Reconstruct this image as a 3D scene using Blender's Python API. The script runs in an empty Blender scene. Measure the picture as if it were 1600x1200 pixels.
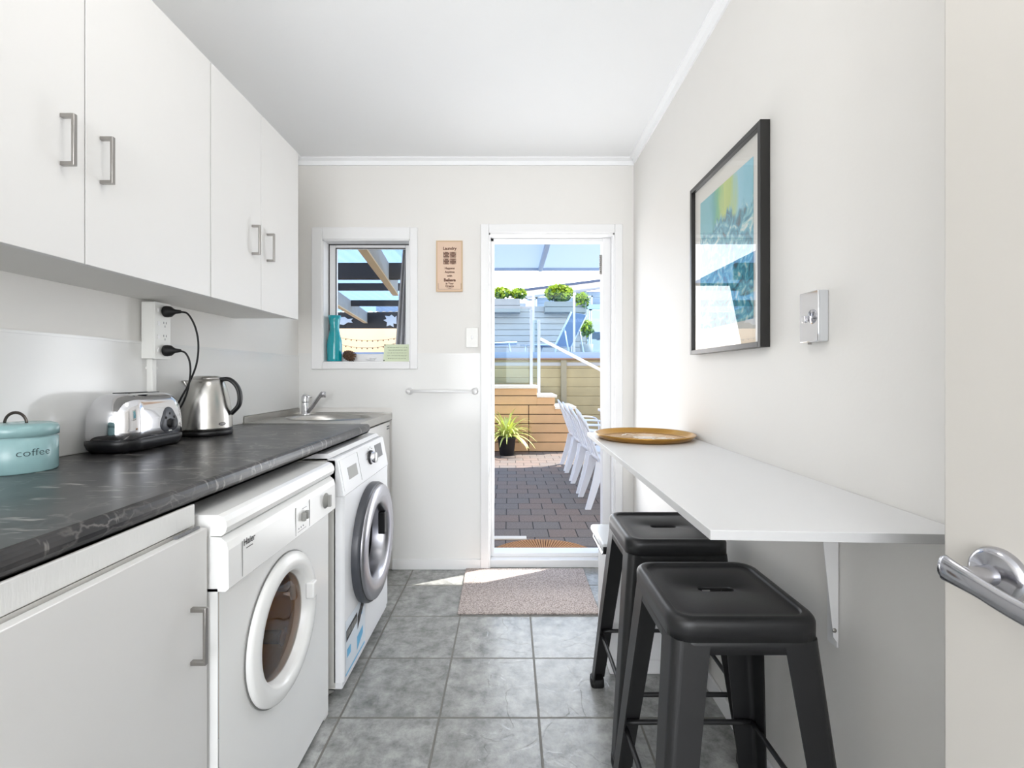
import bpy, bmesh, math, random
from mathutils import Vector, Matrix
random.seed(7)
PI = math.pi
scn = bpy.context.scene
C = scn.collection
# ------------------------------------------------------------ camera
EYE = 1.135
cam = bpy.data.cameras.new('camera'); cam.sensor_width = 36; cam.lens = 740/1600*36
cam.shift_x = 3/1600; cam.shift_y = -14/1600; cam.clip_start = .02; cam.clip_end = 300
co = bpy.data.objects.new('camera', cam); co.location = (0, 0, EYE); co.rotation_euler = (PI/2, 0, 0)
C.objects.link(co); scn.camera = co
# ------------------------------------------------------------ world, sun, lights, exposure
w = bpy.data.worlds.new('world'); scn.world = w; w.use_nodes = True
nt = w.node_tree; nt.nodes.clear()
out = nt.nodes.new('ShaderNodeOutputWorld'); bg = nt.nodes.new('ShaderNodeBackground')
tc = nt.nodes.new('ShaderNodeTexCoord'); sp = nt.nodes.new('ShaderNodeSeparateXYZ')
rmp = nt.nodes.new('ShaderNodeValToRGB')
e = rmp.color_ramp.elements
e[0].position = 0.0; e[0].color = (.86, .9, .96, 1)
e[1].position = 0.75; e[1].color = (.34, .46, .70, 1)
m_ = e.new(.2); m_.color = (.88, .93, 1, 1)
m_ = e.new(.42); m_.color = (.56, .67, .86, 1)
nt.links.new(tc.outputs['Generated'], sp.inputs[0]); nt.links.new(sp.outputs['Z'], rmp.inputs[0])
nt.links.new(rmp.outputs[0], bg.inputs[0]); nt.links.new(bg.outputs[0], out.inputs[0])
bg.inputs[1].default_value = 4.2
sun = bpy.data.lights.new('sun', 'SUN'); sun.energy = 9.0; sun.angle = math.radians(.6); sun.color = (1, .96, .9)
so = bpy.data.objects.new('sun', sun); C.objects.link(so); so.location = (6, 6, 8)
so.rotation_euler = Vector((-.75, -.36, -1)).to_track_quat('-Z', 'Y').to_euler()

def area(name, loc, direction, sx, sy, power, col=(1, 1, 1)):
    l = bpy.data.lights.new(name, 'AREA'); l.shape = 'RECTANGLE'; l.size = sx; l.size_y = sy
    l.energy = power; l.color = col
    o = bpy.data.objects.new(name, l); C.objects.link(o); o.location = loc
    o.rotation_euler = Vector(direction).to_track_quat('-Z', 'Y').to_euler()
    return o
# added fill lights behind the camera and in the doorway, and the ceiling lamp
area('rear_fill', (-.15, -2.66, 1.35), (0, 1, 0.45), 1.7, 1.9, 47, (1, .99, .98))
area('door_fill', (.21, 2.93, 1.0), (0, -1, .4), .6, 1.6, 10.3, (.98, .99, 1))  # fill added at the doorway to lift the ceiling and right wall
LAMP_POWER = 4
scn.view_settings.view_transform = 'Standard'; scn.view_settings.look = 'None'
scn.view_settings.gamma = 1; scn.view_settings.use_curve_mapping = False
scn.view_settings.exposure = 0.22

# ------------------------------------------------------------ materials
def lin(c):
    return tuple((x/12.92 if x <= .04045 else ((x+.055)/1.055)**2.4) for x in c)
def rgb(r, g, b): return lin((r/255, g/255, b/255))
def mat(name, col, rough=.5, metal=0, spec=.5, bump=0, bscale=40, coat=0, var=0, vscale=8, emit=None, alpha=None, aniso=None):
    m = bpy.data.materials.new(name); m.use_nodes = True; t = m.node_tree; n = t.nodes; p = n['Principled BSDF']
    p.inputs['Base Color'].default_value = (*col, 1); p.inputs['Roughness'].default_value = rough
    p.inputs['Metallic'].default_value = metal; p.inputs['Specular IOR Level'].default_value = spec
    p.inputs['Coat Weight'].default_value = coat
    tcn = n.new('ShaderNodeTexCoord')
    nz = n.new('ShaderNodeTexNoise'); nz.inputs['Scale'].default_value = vscale; nz.inputs['Detail'].default_value = 5
    t.links.new(tcn.outputs['Object'], nz.inputs['Vector'])
    v = var if var else .03
    mx = n.new('ShaderNodeMix'); mx.data_type = 'RGBA'
    mx.inputs['A'].default_value = (*[c*(1-v) for c in col], 1); mx.inputs['B'].default_value = (*[min(1, c*(1+v)) for c in col], 1)
    t.links.new(nz.outputs[0], mx.inputs['Factor']); t.links.new(mx.outputs['Result'], p.inputs['Base Color'])
    if bump:
        nb = n.new('ShaderNodeTexNoise'); nb.inputs['Scale'].default_value = bscale; nb.inputs['Detail'].default_value = 3
        mp = n.new('ShaderNodeMapping')
        if aniso: mp.inputs['Scale'].default_value = aniso
        t.links.new(tcn.outputs['Object'], mp.inputs[0]); t.links.new(mp.outputs[0], nb.inputs['Vector'])
        b = n.new('ShaderNodeBump'); b.inputs['Strength'].default_value = bump; b.inputs['Distance'].default_value = .01
        t.links.new(nb.outputs[0], b.inputs['Height']); t.links.new(b.outputs[0], p.inputs['Normal'])
    if emit:
        p.inputs['Emission Color'].default_value = (*emit[0], 1); p.inputs['Emission Strength'].default_value = emit[1]
    return m
def glass(name, tint, gloss=.08, rough=0.0, ior=1.5):
    m = bpy.data.materials.new(name); m.use_nodes = True; t = m.node_tree; n = t.nodes; n.clear()
    o = n.new('ShaderNodeOutputMaterial'); tr = n.new('ShaderNodeBsdfTransparent'); gl = n.new('ShaderNodeBsdfGlossy')
    lw = n.new('ShaderNodeLayerWeight'); lw.inputs[0].default_value = .5; pw = n.new('ShaderNodeMath'); pw.operation = 'POWER'; pw.inputs[1].default_value = 5
    t.links.new(lw.outputs['Facing'], pw.inputs[0]); fr = n.new('ShaderNodeMath'); fr.operation = 'MULTIPLY_ADD'; f0 = ((ior-1)/(ior+1))**2
    fr.inputs[1].default_value = 1-f0; fr.inputs[2].default_value = f0; t.links.new(pw.outputs[0], fr.inputs[0]); mx = n.new('ShaderNodeMixShader')
    ad = n.new('ShaderNodeMath'); ad.operation = 'ADD'; ad.use_clamp = True; ad.inputs[1].default_value = gloss
    tr.inputs[0].default_value = (*tint, 1); gl.inputs['Roughness'].default_value = rough
    t.links.new(fr.outputs[0], ad.inputs[0]); t.links.new(ad.outputs[0], mx.inputs[0])
    t.links.new(tr.outputs[0], mx.inputs[1]); t.links.new(gl.outputs[0], mx.inputs[2]); t.links.new(mx.outputs[0], o.inputs[0])
    return m
def translucent(name, dif, tran, fac, clear=0, clearcol=(1, 1, 1)):
    m = bpy.data.materials.new(name); m.use_nodes = True; t = m.node_tree; n = t.nodes; n.clear()
    o = n.new('ShaderNodeOutputMaterial'); d = n.new('ShaderNodeBsdfDiffuse'); tl = n.new('ShaderNodeBsdfTranslucent')
    d.inputs[0].default_value = (*dif, 1); tl.inputs[0].default_value = (*tran, 1)
    mx = n.new('ShaderNodeMixShader'); mx.inputs[0].default_value = fac
    t.links.new(d.outputs[0], mx.inputs[1]); t.links.new(tl.outputs[0], mx.inputs[2])
    tr = n.new('ShaderNodeBsdfTransparent'); tr.inputs[0].default_value = (*clearcol, 1)
    m2 = n.new('ShaderNodeMixShader'); m2.inputs[0].default_value = clear
    t.links.new(mx.outputs[0], m2.inputs[1]); t.links.new(tr.outputs[0], m2.inputs[2]); t.links.new(m2.outputs[0], o.inputs[0])
    return m

M = {}
M['wall'] = mat('wall_paint', rgb(233, 231, 227), .55, bump=.02, bscale=120, var=.01)
M['ceil'] = mat('ceiling_paint', rgb(248, 249, 250), .7, var=.01)
M['trim'] = mat('white_gloss_trim', rgb(240, 240, 240), .3, var=.01)
M['panel'] = mat('acrylic_panel', rgb(234, 234, 232), .13, spec=.35, var=.005)
M['cab'] = mat('white_melamine', rgb(226, 225, 223), .38, var=.01)
M['cabin'] = mat('melamine_carcass', rgb(222, 220, 215), .45, var=.02)
M['rail'] = mat('painted_rail', rgb(228, 228, 226), .4, bump=.15, bscale=30, aniso=(1, 6, 1), var=.03)
M['steel_h'] = mat('brushed_nickel', rgb(165, 162, 158), .32, 1)
M['steel'] = mat('brushed_steel', rgb(196, 194, 190), .24, 1, bump=.06, bscale=12, aniso=(60, 60, 1))
M['sinksteel'] = mat('sink_steel', rgb(190, 188, 184), .28, 1)
M['chrome'] = mat('chrome', rgb(225, 225, 228), .05, 1)
M['dchrome'] = mat('satin_chrome', rgb(190, 190, 195), .16, 1)
M['ringc'] = mat('satin_silver_ring', rgb(178, 178, 184), .3, 1)
M['black'] = mat('black_plastic', rgb(22, 22, 24), .4)
M['rubber'] = mat('black_rubber', rgb(14, 14, 15), .6)
M['stool'] = mat('black_powder_coat', rgb(30, 30, 31), .42, bump=.03, bscale=300)
M['dryer'] = mat('appliance_white_enamel', rgb(246, 246, 244), .22, var=.01)
M['washer'] = mat('washer_white_enamel', rgb(247, 248, 250), .22, var=.01)
M['appside'] = mat('appliance_side_enamel', rgb(222, 221, 216), .4, var=.01)
M['line'] = mat('seam_grey', rgb(120, 120, 118), .5)
M['grey'] = mat('grey_plastic', rgb(120, 121, 124), .35)
M['dgrey'] = mat('dark_grey_plastic', rgb(70, 72, 78), .35)
M['knob'] = mat('knob_grey', rgb(150, 150, 146), .4)
M['drum'] = mat('drum_brown', rgb(196, 146, 78), .4, .0, var=.2, vscale=5)
M['drumdark'] = mat('drum_dark', rgb(96, 66, 36), .5)
M['dglass'] = glass('smoked_brown_glass', (.86, .76, .56), .0)
M['wglass'] = glass('dark_door_glass', (.10, .10, .11), .0, ior=1.25)
M['pane'] = glass('window_glass', (.96, .98, .98), .0)
M['picglass'] = glass('picture_glass', (.97, .98, .98), .12, ior=1.6)
M['balglass'] = glass('balustrade_glass', (.87, .93, .94), .0, ior=1.25)
M['darkm'] = mat('dark_bronze_metal', rgb(84, 78, 74), .3, 1)
M['teal'] = mat('duck_egg_enamel', rgb(146, 182, 184), .22, var=.02)
M['ink'] = mat('dark_ink', rgb(60, 80, 84), .5)
M['inkb'] = mat('black_ink', rgb(40, 38, 40), .5)
M['vase'] = mat('turquoise_glass', rgb(0, 165, 178), .08, coat=.5)
M['vase'].node_tree.nodes['Principled BSDF'].inputs['Transmission Weight'].default_value = .15
M['gold'] = mat('gold_metal', rgb(186, 142, 70), .22, .85, var=.06)
M['counter_w'] = mat('white_laminate', rgb(226, 226, 226), .34, var=.01)
M['counter_e'] = mat('white_laminate_edge', rgb(190, 190, 190), .45)
M['bframe'] = mat('black_frame', rgb(30, 29, 28), .3)
M['mount'] = mat('mount_board', rgb(235, 230, 222), .7)
M['signwood'] = mat('sign_plywood', rgb(228, 200, 176), .6, var=.06, vscale=14)
M['signedge'] = mat('sign_edge', rgb(212, 184, 150), .6)
M['brown'] = mat('burnt_brown', rgb(104, 68, 54), .7)
M['cone'] = mat('pine_cone', rgb(96, 72, 54), .8, bump=.3, bscale=200, var=.3, vscale=60)
M['card'] = mat('pale_green_card', rgb(216, 226, 196), .7)
M['pen'] = mat('pen_ink', rgb(120, 136, 110), .7)
M['socket'] = mat('socket_white', rgb(236, 236, 232), .3)
M['lid'] = mat('bin_lid', rgb(206, 208, 210), .25)
M['bin'] = mat('bin_white', rgb(238, 238, 238), .3)
M['cedar'] = mat('cedar_board', rgb(214, 170, 124), .6, var=.18, vscale=3, bump=.2, bscale=8, aniso=(1, 12, 12))
M['fence'] = mat('treated_pine', rgb(172, 156, 118), .7, var=.25, vscale=2.5, bump=.25, bscale=6, aniso=(1, 10, 10))
M['post'] = mat('weathered_post', rgb(150, 140, 116), .7, var=.15)
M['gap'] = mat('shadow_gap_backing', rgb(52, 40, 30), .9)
M['cap'] = mat('pale_cap', rgb(238, 226, 210), .6)
M['capbrown'] = mat('brown_cap', rgb(140, 108, 84), .6)
M['bluewhite'] = mat('fascia_paint', rgb(160, 178, 204), .5)
M['clad'] = mat('weatherboard_paint', rgb(150, 164, 184), .6, var=.04)
M['palefence'] = mat('pale_fence_board', rgb(176, 174, 172), .7, var=.08, vscale=4)
M['boxwood'] = mat('planter_box_board', rgb(140, 142, 140), .7, var=.1, vscale=5)
M['roofdark'] = mat('dark_roof', rgb(62, 72, 92), .6)
M['alu'] = mat('satin_aluminium', rgb(196, 202, 212), .35, .6)
M['railw'] = mat('white_rail', rgb(242, 240, 238), .4)
M['plastic'] = mat('white_garden_plastic', rgb(238, 238, 242), .35)
M['navy'] = mat('blue_grey_sling', rgb(92, 112, 140), .8)
M['leaf'] = mat('shrub_leaf', rgb(150, 170, 40), .6, var=.5, vscale=9)
M['leafd'] = mat('shrub_leaf_dark', rgb(66, 100, 46), .6, var=.4, vscale=9)
M['spider'] = mat('spider_leaf', rgb(206, 214, 120), .5, var=.35, vscale=30)
M['pot'] = mat('black_pot', rgb(40, 40, 44), .5)
M['beam'] = mat('dark_stained_beam', rgb(46, 42, 40), .7, var=.15)
M['rafter'] = mat('grey_timber', rgb(150, 146, 136), .8, var=.2, vscale=6)
M['batten'] = mat('pale_batten', rgb(200, 172, 132), .7, var=.1)
M['doorpaint'] = mat('door_paint', rgb(206, 202, 195), .42, var=.01)
M['lamp'] = mat('lamp_diffuser', (1, 1, 1), .5, emit=((1, .97, .93), 3.0))
M['plaster'] = mat('exterior_wall', rgb(225, 222, 214), .8)
M['bluedoor'] = glass('blue_door_glass', (.35, .5, .68), .25)
M['curtain'] = translucent('grey_curtain', rgb(190, 188, 192), rgb(190, 188, 190), .4)
M['opal'] = translucent('opal_canopy_sheet', (.74, .80, .86), (.50, .58, .64), .5)
M['corr'] = translucent('sky_tinted_roof_sheet', (.3, .38, .5), (.2, .28, .4), .6, .6, (.17, .27, .45))  # blue of the sky behind is put into the sheet's tint
M['cream'] = translucent('cream_shade_cloth', rgb(250, 225, 190), (.98, .80, .58), .62)
M['paper'] = mat('white_paper', rgb(222, 224, 222), .8)
M['sblue'] = mat('sticker_blue', rgb(110, 190, 232), .4)
M['spale'] = mat('sticker_pale', rgb(228, 236, 244), .4)
M['redbrown'] = mat('coir_dark', rgb(96, 60, 40), .9)

def nodes(m): return m.node_tree, m.node_tree.nodes, m.node_tree.nodes['Principled BSDF']
# floor tiles
def tile_mat():
    m = bpy.data.materials.new('slate_tile'); m.use_nodes = True; t, n, p = nodes(m)
    L = t.links.new
    tcn = n.new('ShaderNodeTexCoord'); mp = n.new('ShaderNodeMapping'); mp.inputs['Location'].default_value = (.235+.33*10, -2.228+.33*20, 0)
    L(tcn.outputs['Object'], mp.inputs[0])
    br = n.new('ShaderNodeTexBrick'); br.offset = 0; br.squash = 1; br.inputs['Scale'].default_value = 1
    br.inputs['Brick Width'].default_value = .33; br.inputs['Row Height'].default_value = .33
    br.inputs['Mortar Size'].default_value = .0042; br.inputs['Mortar Smooth'].default_value = .25
    br.inputs['Color1'].default_value = (.9, .9, .9, 1); br.inputs['Color2'].default_value = (1, 1, 1, 1)
    br.inputs['Mortar'].default_value = (1, 1, 1, 1)
    L(mp.outputs[0], br.inputs['Vector'])
    nz = n.new('ShaderNodeTexNoise'); nz.inputs['Scale'].default_value = 15; nz.inputs['Detail'].default_value = 10; nz.inputs['Roughness'].default_value = .7; nz.inputs['Distortion'].default_value = .15
    L(tcn.outputs['Object'], nz.inputs['Vector'])
    cr = n.new('ShaderNodeValToRGB'); cr.color_ramp.elements[0].position = .3; cr.color_ramp.elements[0].color = (*rgb(112, 114, 112), 1)
    cr.color_ramp.elements[1].position = .72; cr.color_ramp.elements[1].color = (*rgb(192, 192, 189), 1)
    L(nz.outputs[0], cr.inputs[0])
    mul = n.new('ShaderNodeMix'); mul.data_type = 'RGBA'; mul.blend_type = 'MULTIPLY'; mul.inputs['Factor'].default_value = 1
    L(cr.outputs[0], mul.inputs['A']); L(br.outputs['Color'], mul.inputs['B'])
    mx = n.new('ShaderNodeMix'); mx.data_type = 'RGBA'; mx.inputs['B'].default_value = (*rgb(118, 116, 110), 1)
    L(br.outputs['Fac'], mx.inputs['Factor']); L(mul.outputs['Result'], mx.inputs['A']); L(mx.outputs['Result'], p.inputs['Base Color'])
    p.inputs['Roughness'].default_value = .33
    # riven surface: broad swells plus sharp creases
    n2 = n.new('ShaderNodeTexNoise'); n2.inputs['Scale'].default_value = 5; n2.inputs['Detail'].default_value = 2.5; n2.inputs['Distortion'].default_value = 1.2
    L(tcn.outputs['Object'], n2.inputs['Vector'])
    cr2 = n.new('ShaderNodeValToRGB'); cr2.color_ramp.elements[0].position = .515; cr2.color_ramp.elements[1].position = .535
    L(n2.outputs[0], cr2.inputs[0])
    s1 = n.new('ShaderNodeMath'); s1.operation = 'MULTIPLY'; s1.inputs[1].default_value = .6; L(cr2.outputs[0], s1.inputs[0])
    s2 = n.new('ShaderNodeMath'); s2.operation = 'MULTIPLY_ADD'; s2.inputs[1].default_value = 1.2; L(nz.outputs[0], s2.inputs[0]); L(s1.outputs[0], s2.inputs[2])
    s3 = n.new('ShaderNodeMath'); s3.operation = 'MULTIPLY_ADD'; s3.inputs[1].default_value = -3; L(br.outputs['Fac'], s3.inputs[0]); L(s2.outputs[0], s3.inputs[2])
    b = n.new('ShaderNodeBump'); b.inputs['Strength'].default_value = .5; b.inputs['Distance'].default_value = .0018
    L(s3.outputs[0], b.inputs['Height']); L(b.outputs[0], p.inputs['Normal'])
    rr_ = n.new('ShaderNodeMath'); rr_.operation = 'MULTIPLY_ADD'; rr_.inputs[1].default_value = .4; rr_.inputs[2].default_value = .26
    L(br.outputs['Fac'], rr_.inputs[0]); L(rr_.outputs[0], p.inputs['Roughness'])
    return m
M['tile'] = tile_mat()
def paver_mat():
    m = bpy.data.materials.new('concrete_paver'); m.use_nodes = True; t, n, p = nodes(m); L = t.links.new
    tcn = n.new('ShaderNodeTexCoord'); mp = n.new('ShaderNodeMapping'); mp.inputs['Location'].default_value = (10.03, 10, 0)
    L(tcn.outputs['Object'], mp.inputs[0])
    br = n.new('ShaderNodeTexBrick'); br.offset = .5; br.inputs['Scale'].default_value = 1
    br.inputs['Brick Width'].default_value = .215; br.inputs['Row Height'].default_value = .185
    br.inputs['Mortar Size'].default_value = .0045; br.inputs['Mortar Smooth'].default_value = .3; br.inputs['Bias'].default_value = -.2
    br.inputs['Color1'].default_value = (*rgb(122, 112, 104), 1); br.inputs['Color2'].default_value = (*rgb(134, 113, 100), 1)
    br.inputs['Mortar'].default_value = (*rgb(52, 46, 42), 1)
    L(mp.outputs[0], br.inputs['Vector'])
    nz = n.new('ShaderNodeTexNoise'); nz.inputs['Scale'].default_value = 90; nz.inputs['Detail'].default_value = 4; L(tcn.outputs['Object'], nz.inputs['Vector'])
    mul = n.new('ShaderNodeMix'); mul.data_type = 'RGBA'; mul.blend_type = 'OVERLAY'; mul.inputs['Factor'].default_value = .5
    L(br.outputs['Color'], mul.inputs['A']); L(nz.outputs[0], mul.inputs['B']); L(mul.outputs['Result'], p.inputs['Base Color'])
    p.inputs['Roughness'].default_value = .85
    b = n.new('ShaderNodeBump'); b.invert = True; b.inputs['Strength'].default_value = .6; b.inputs['Distance'].default_value = .006
    L(br.outputs['Fac'], b.inputs['Height']); L(b.outputs[0], p.inputs['Normal'])
    return m
M['paver'] = paver_mat()
def marble_mat():
    m = bpy.data.materials.new('dark_marble_laminate'); m.use_nodes = True; t, n, p = nodes(m); L = t.links.new
    tcn = n.new('ShaderNodeTexCoord'); mp = n.new('ShaderNodeMapping'); mp.inputs['Rotation'].default_value = (0, 0, .7); mp.inputs['Scale'].default_value = (1, 1, 1)
    L(tcn.outputs['Object'], mp.inputs[0])
    dz = n.new('ShaderNodeTexNoise'); dz.inputs['Scale'].default_value = 6; dz.inputs['Detail'].default_value = 6; L(mp.outputs[0], dz.inputs['Vector'])
    ad = n.new('ShaderNodeMix'); ad.data_type = 'VECTOR'; ad.inputs['Factor'].default_value = .25
    L(mp.outputs[0], ad.inputs['A']); L(dz.outputs['Color'], ad.inputs['B'])
    vo = n.new('ShaderNodeTexVoronoi'); vo.feature = 'DISTANCE_TO_EDGE'; vo.inputs['Scale'].default_value = 14; L(ad.outputs['Result'], vo.inputs['Vector'])
    vr = n.new('ShaderNodeValToRGB'); vr.color_ramp.elements[0].position = 0; vr.color_ramp.elements[0].color = (1, 1, 1, 1)
    vr.color_ramp.elements[1].position = .05; vr.color_ramp.elements[1].color = (0, 0, 0, 1); L(vo.outputs['Distance'], vr.inputs[0])
    mk = n.new('ShaderNodeTexNoise'); mk.inputs['Scale'].default_value = 5; mk.inputs['Detail'].default_value = 3; L(mp.outputs[0], mk.inputs['Vector'])
    mr = n.new('ShaderNodeValToRGB'); mr.color_ramp.elements[0].position = .44; mr.color_ramp.elements[1].position = .68; L(mk.outputs[0], mr.inputs[0])
    mm = n.new('ShaderNodeMath'); mm.operation = 'MULTIPLY'; L(vr.outputs[0], mm.inputs[0]); L(mr.outputs[0], mm.inputs[1])
    base = n.new('ShaderNodeValToRGB'); base.color_ramp.elements[0].position = .35; base.color_ramp.elements[0].color = (*rgb(28, 28, 30), 1)
    base.color_ramp.elements[1].position = .75; base.color_ramp.elements[1].color = (*rgb(70, 68, 68), 1)
    bz = n.new('ShaderNodeTexNoise'); bz.inputs['Scale'].default_value = 9; bz.inputs['Detail'].default_value = 8; L(mp.outputs[0], bz.inputs['Vector']); L(bz.outputs[0], base.inputs[0])
    mx = n.new('ShaderNodeMix'); mx.data_type = 'RGBA'; mx.inputs['B'].default_value = (*rgb(150, 146, 142), 1)
    sc = n.new('ShaderNodeMath'); sc.operation = 'MULTIPLY'; sc.inputs[1].default_value = .6; L(mm.outputs[0], sc.inputs[0])
    L(sc.outputs[0], mx.inputs['Factor']); L(base.outputs[0], mx.inputs['A'])
    # short pale flecks along the run
    mp2 = n.new('ShaderNodeMapping'); mp2.inputs['Scale'].default_value = (12, 60, 12); mp2.inputs['Rotation'].default_value = (0, 0, 1.1)
    L(tcn.outputs['Object'], mp2.inputs[0])
    fk = n.new('ShaderNodeTexNoise'); fk.inputs['Scale'].default_value = 1; fk.inputs['Detail'].default_value = 3; L(mp2.outputs[0], fk.inputs['Vector'])
    fr = n.new('ShaderNodeValToRGB'); fr.color_ramp.elements[0].position = .61; fr.color_ramp.elements[1].position = .70; fr.color_ramp.elements[1].color = (.7, .7, .7, 1); L(fk.outputs[0], fr.inputs[0])
    mx2 = n.new('ShaderNodeMix'); mx2.data_type = 'RGBA'; mx2.inputs['B'].default_value = (*rgb(160, 156, 152), 1)
    L(fr.outputs[0], mx2.inputs['Factor']); L(mx.outputs['Result'], mx2.inputs['A']); L(mx2.outputs['Result'], p.inputs['Base Color'])
    p.inputs['Roughness'].default_value = .3
    b = n.new('ShaderNodeBump'); b.inputs['Strength'].default_value = .08; b.inputs['Distance'].default_value = .002; L(bz.outputs[0], b.inputs['Height']); L(b.outputs[0], p.inputs['Normal'])
    return m
M['marble'] = marble_mat()
def mat_rug():
    m = bpy.data.materials.new('beige_rug'); m.use_nodes = True; t, n, p = nodes(m); L = t.links.new
    tcn = n.new('ShaderNodeTexCoord'); nz = n.new('ShaderNodeTexNoise'); nz.inputs['Scale'].default_value = 160; nz.inputs['Detail'].default_value = 3
    L(tcn.outputs['Object'], nz.inputs['Vector'])
    cr = n.new('ShaderNodeValToRGB'); cr.color_ramp.elements[0].position = .35; cr.color_ramp.elements[0].color = (*rgb(140, 126, 120), 1)
    cr.color_ramp.elements[1].position = .62; cr.color_ramp.elements[1].color = (*rgb(208, 196, 190), 1)
    L(nz.outputs[0], cr.inputs[0]); L(cr.outputs[0], p.inputs['Base Color']); p.inputs['Roughness'].default_value = 1
    b = n.new('ShaderNodeBump'); b.inputs['Strength'].default_value = .8; b.inputs['Distance'].default_value = .004; L(nz.outputs[0], b.inputs['Height']); L(b.outputs[0], p.inputs['Normal'])
    return m
M['rug'] = mat_rug()
def mat_art():
    m = bpy.data.materials.new('abstract_art'); m.use_nodes = True; t, n, p = nodes(m); L = t.links.new
    tcn = n.new('ShaderNodeTexCoord'); sx = n.new('ShaderNodeSeparateXYZ'); L(tcn.outputs['Object'], sx.inputs[0])
    nz = n.new('ShaderNodeTexNoise'); nz.inputs['Scale'].default_value = 9; nz.inputs['Detail'].default_value = 8; nz.inputs['Distortion'].default_value = 1.2
    mpz = n.new('ShaderNodeMapping'); mpz.inputs['Scale'].default_value = (1, 1.6, .5); L(tcn.outputs['Object'], mpz.inputs[0]); L(mpz.outputs[0], nz.inputs['Vector'])
    # horizontal position (object Y, 0..1 over the art) with wobble
    a = n.new('ShaderNodeMapRange'); a.inputs['From Min'].default_value = -.19; a.inputs['From Max'].default_value = .19; L(sx.outputs['Y'], a.inputs[0])
    a2 = n.new('ShaderNodeMath'); a2.operation = 'MULTIPLY_ADD'; a2.inputs[1].default_value = .35; L(nz.outputs[0], a2.inputs[0]); L(a.outputs[0], a2.inputs[2])
    cr = n.new('ShaderNodeValToRGB'); el = cr.color_ramp.elements
    el[0].position = .15; el[0].color = (*rgb(120, 196, 214), 1); el[1].position = 1.15 if False else 1.0; el[1].color = (*rgb(110, 190, 200), 1)
    for q, c in ((.42, (150, 208, 226)), (.55, (190, 210, 110)), (.68, (200, 216, 120)), (.78, (110, 190, 130)), (.9, (70, 172, 170))):
        k = el.new(q); k.color = (*rgb(*c), 1)
    L(a2.outputs[0], cr.inputs[0])
    # lower part: deeper turquoise hills and shore
    zz = n.new('ShaderNodeMath'); zz.operation = 'MULTIPLY_ADD'; zz.inputs[1].default_value = .22; L(nz.outputs[0], zz.inputs[0]); L(sx.outputs['Z'], zz.inputs[2])
    hr = n.new('ShaderNodeValToRGB'); hr.color_ramp.elements[0].position = .22; hr.color_ramp.elements[0].color = (1, 1, 1, 1); hr.color_ramp.elements[1].position = .24; hr.color_ramp.elements[1].color = (0, 0, 0, 1)
    L(zz.outputs[0], hr.inputs[0])
    nz2 = n.new('ShaderNodeTexNoise'); nz2.inputs['Scale'].default_value = 22; nz2.inputs['Detail'].default_value = 8; nz2.inputs['Distortion'].default_value = 1.5; L(tcn.outputs['Object'], nz2.inputs['Vector'])
    c2 = n.new('ShaderNodeValToRGB'); e2 = c2.color_ramp.elements
    e2[0].position = .33; e2[0].color = (*rgb(56, 92, 104), 1); e2[1].position = .7; e2[1].color = (*rgb(226, 232, 224), 1)
    k = e2.new(.48); k.color = (*rgb(60, 158, 184), 1); k = e2.new(.58); k.color = (*rgb(136, 200, 206), 1)
    L(nz2.outputs[0], c2.inputs[0])
    mx = n.new('ShaderNodeMix'); mx.data_type = 'RGBA'; L(hr.outputs[0], mx.inputs['Factor']); L(cr.outputs[0], mx.inputs['A']); L(c2.outputs[0], mx.inputs['B'])
    L(mx.outputs['Result'], p.inputs['Base Color']); p.inputs['Roughness'].default_value = .7
    return m
M['art'] = mat_art()
def mat_coir():
    m = bpy.data.materials.new('woven_coir'); m.use_nodes = True; t, n, p = nodes(m); L = t.links.new
    nz = n.new('ShaderNodeTexNoise'); nz.inputs['Scale'].default_value = 60
    cr = n.new('ShaderNodeValToRGB'); cr.color_ramp.elements[0].color = (*rgb(150, 98, 60), 1); cr.color_ramp.elements[1].color = (*rgb(214, 160, 112), 1)
    L(nz.outputs[0], cr.inputs[0]); L(cr.outputs[0], p.inputs['Base Color']); p.inputs['Roughness'].default_value = .95
    return m
M['coir'] = mat_coir()

# ------------------------------------------------------------ mesh helpers
def BM(): return bmesh.new()
def box(bm, x0, x1, y0, y1, z0, z1, mi=0, bev=0, seg=2):
    vs = [bm.verts.new((x, y, z)) for x in (x0, x1) for y in (y0, y1) for z in (z0, z1)]
    idx = [(0, 1, 3, 2), (4, 6, 7, 5), (0, 4, 5, 1), (2, 3, 7, 6), (0, 2, 6, 4), (1, 5, 7, 3)]
    fs = []
    for i in idx:
        f = bm.faces.new([vs[k] for k in i]); f.material_index = mi; fs.append(f)
    if bev:
        es = list({e for f in fs for e in f.edges})
        r = bmesh.ops.bevel(bm, geom=es, offset=bev, segments=seg, profile=.5, affect='EDGES')
        for f in r['faces']: f.material_index = mi; f.smooth = True
    return fs
def rr(hx, hy, r, n=64):
    """rounded rectangle outline sampled by ray angle"""
    pts = []; r = min(r, hx, hy)
    for i in range(n):
        a = 2*PI*(i+.5)/n; c, s = math.cos(a), math.sin(a)
        ax, ay = abs(c), abs(s)
        t = min(hx/ax if ax > 1e-9 else 1e9, hy/ay if ay > 1e-9 else 1e9)
        x, y = ax*t, ay*t
        if x > hx-r and y > hy-r and r > 0:
            cx, cy = hx-r, hy-r
            b = ax*cx+ay*cy; q = cx*cx+cy*cy-r*r
            d = max(b*b-q, 0); t = b+math.sqrt(d); x, y = ax*t, ay*t
        pts.append((math.copysign(x, c), math.copysign(y, s)))
    return pts
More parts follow.
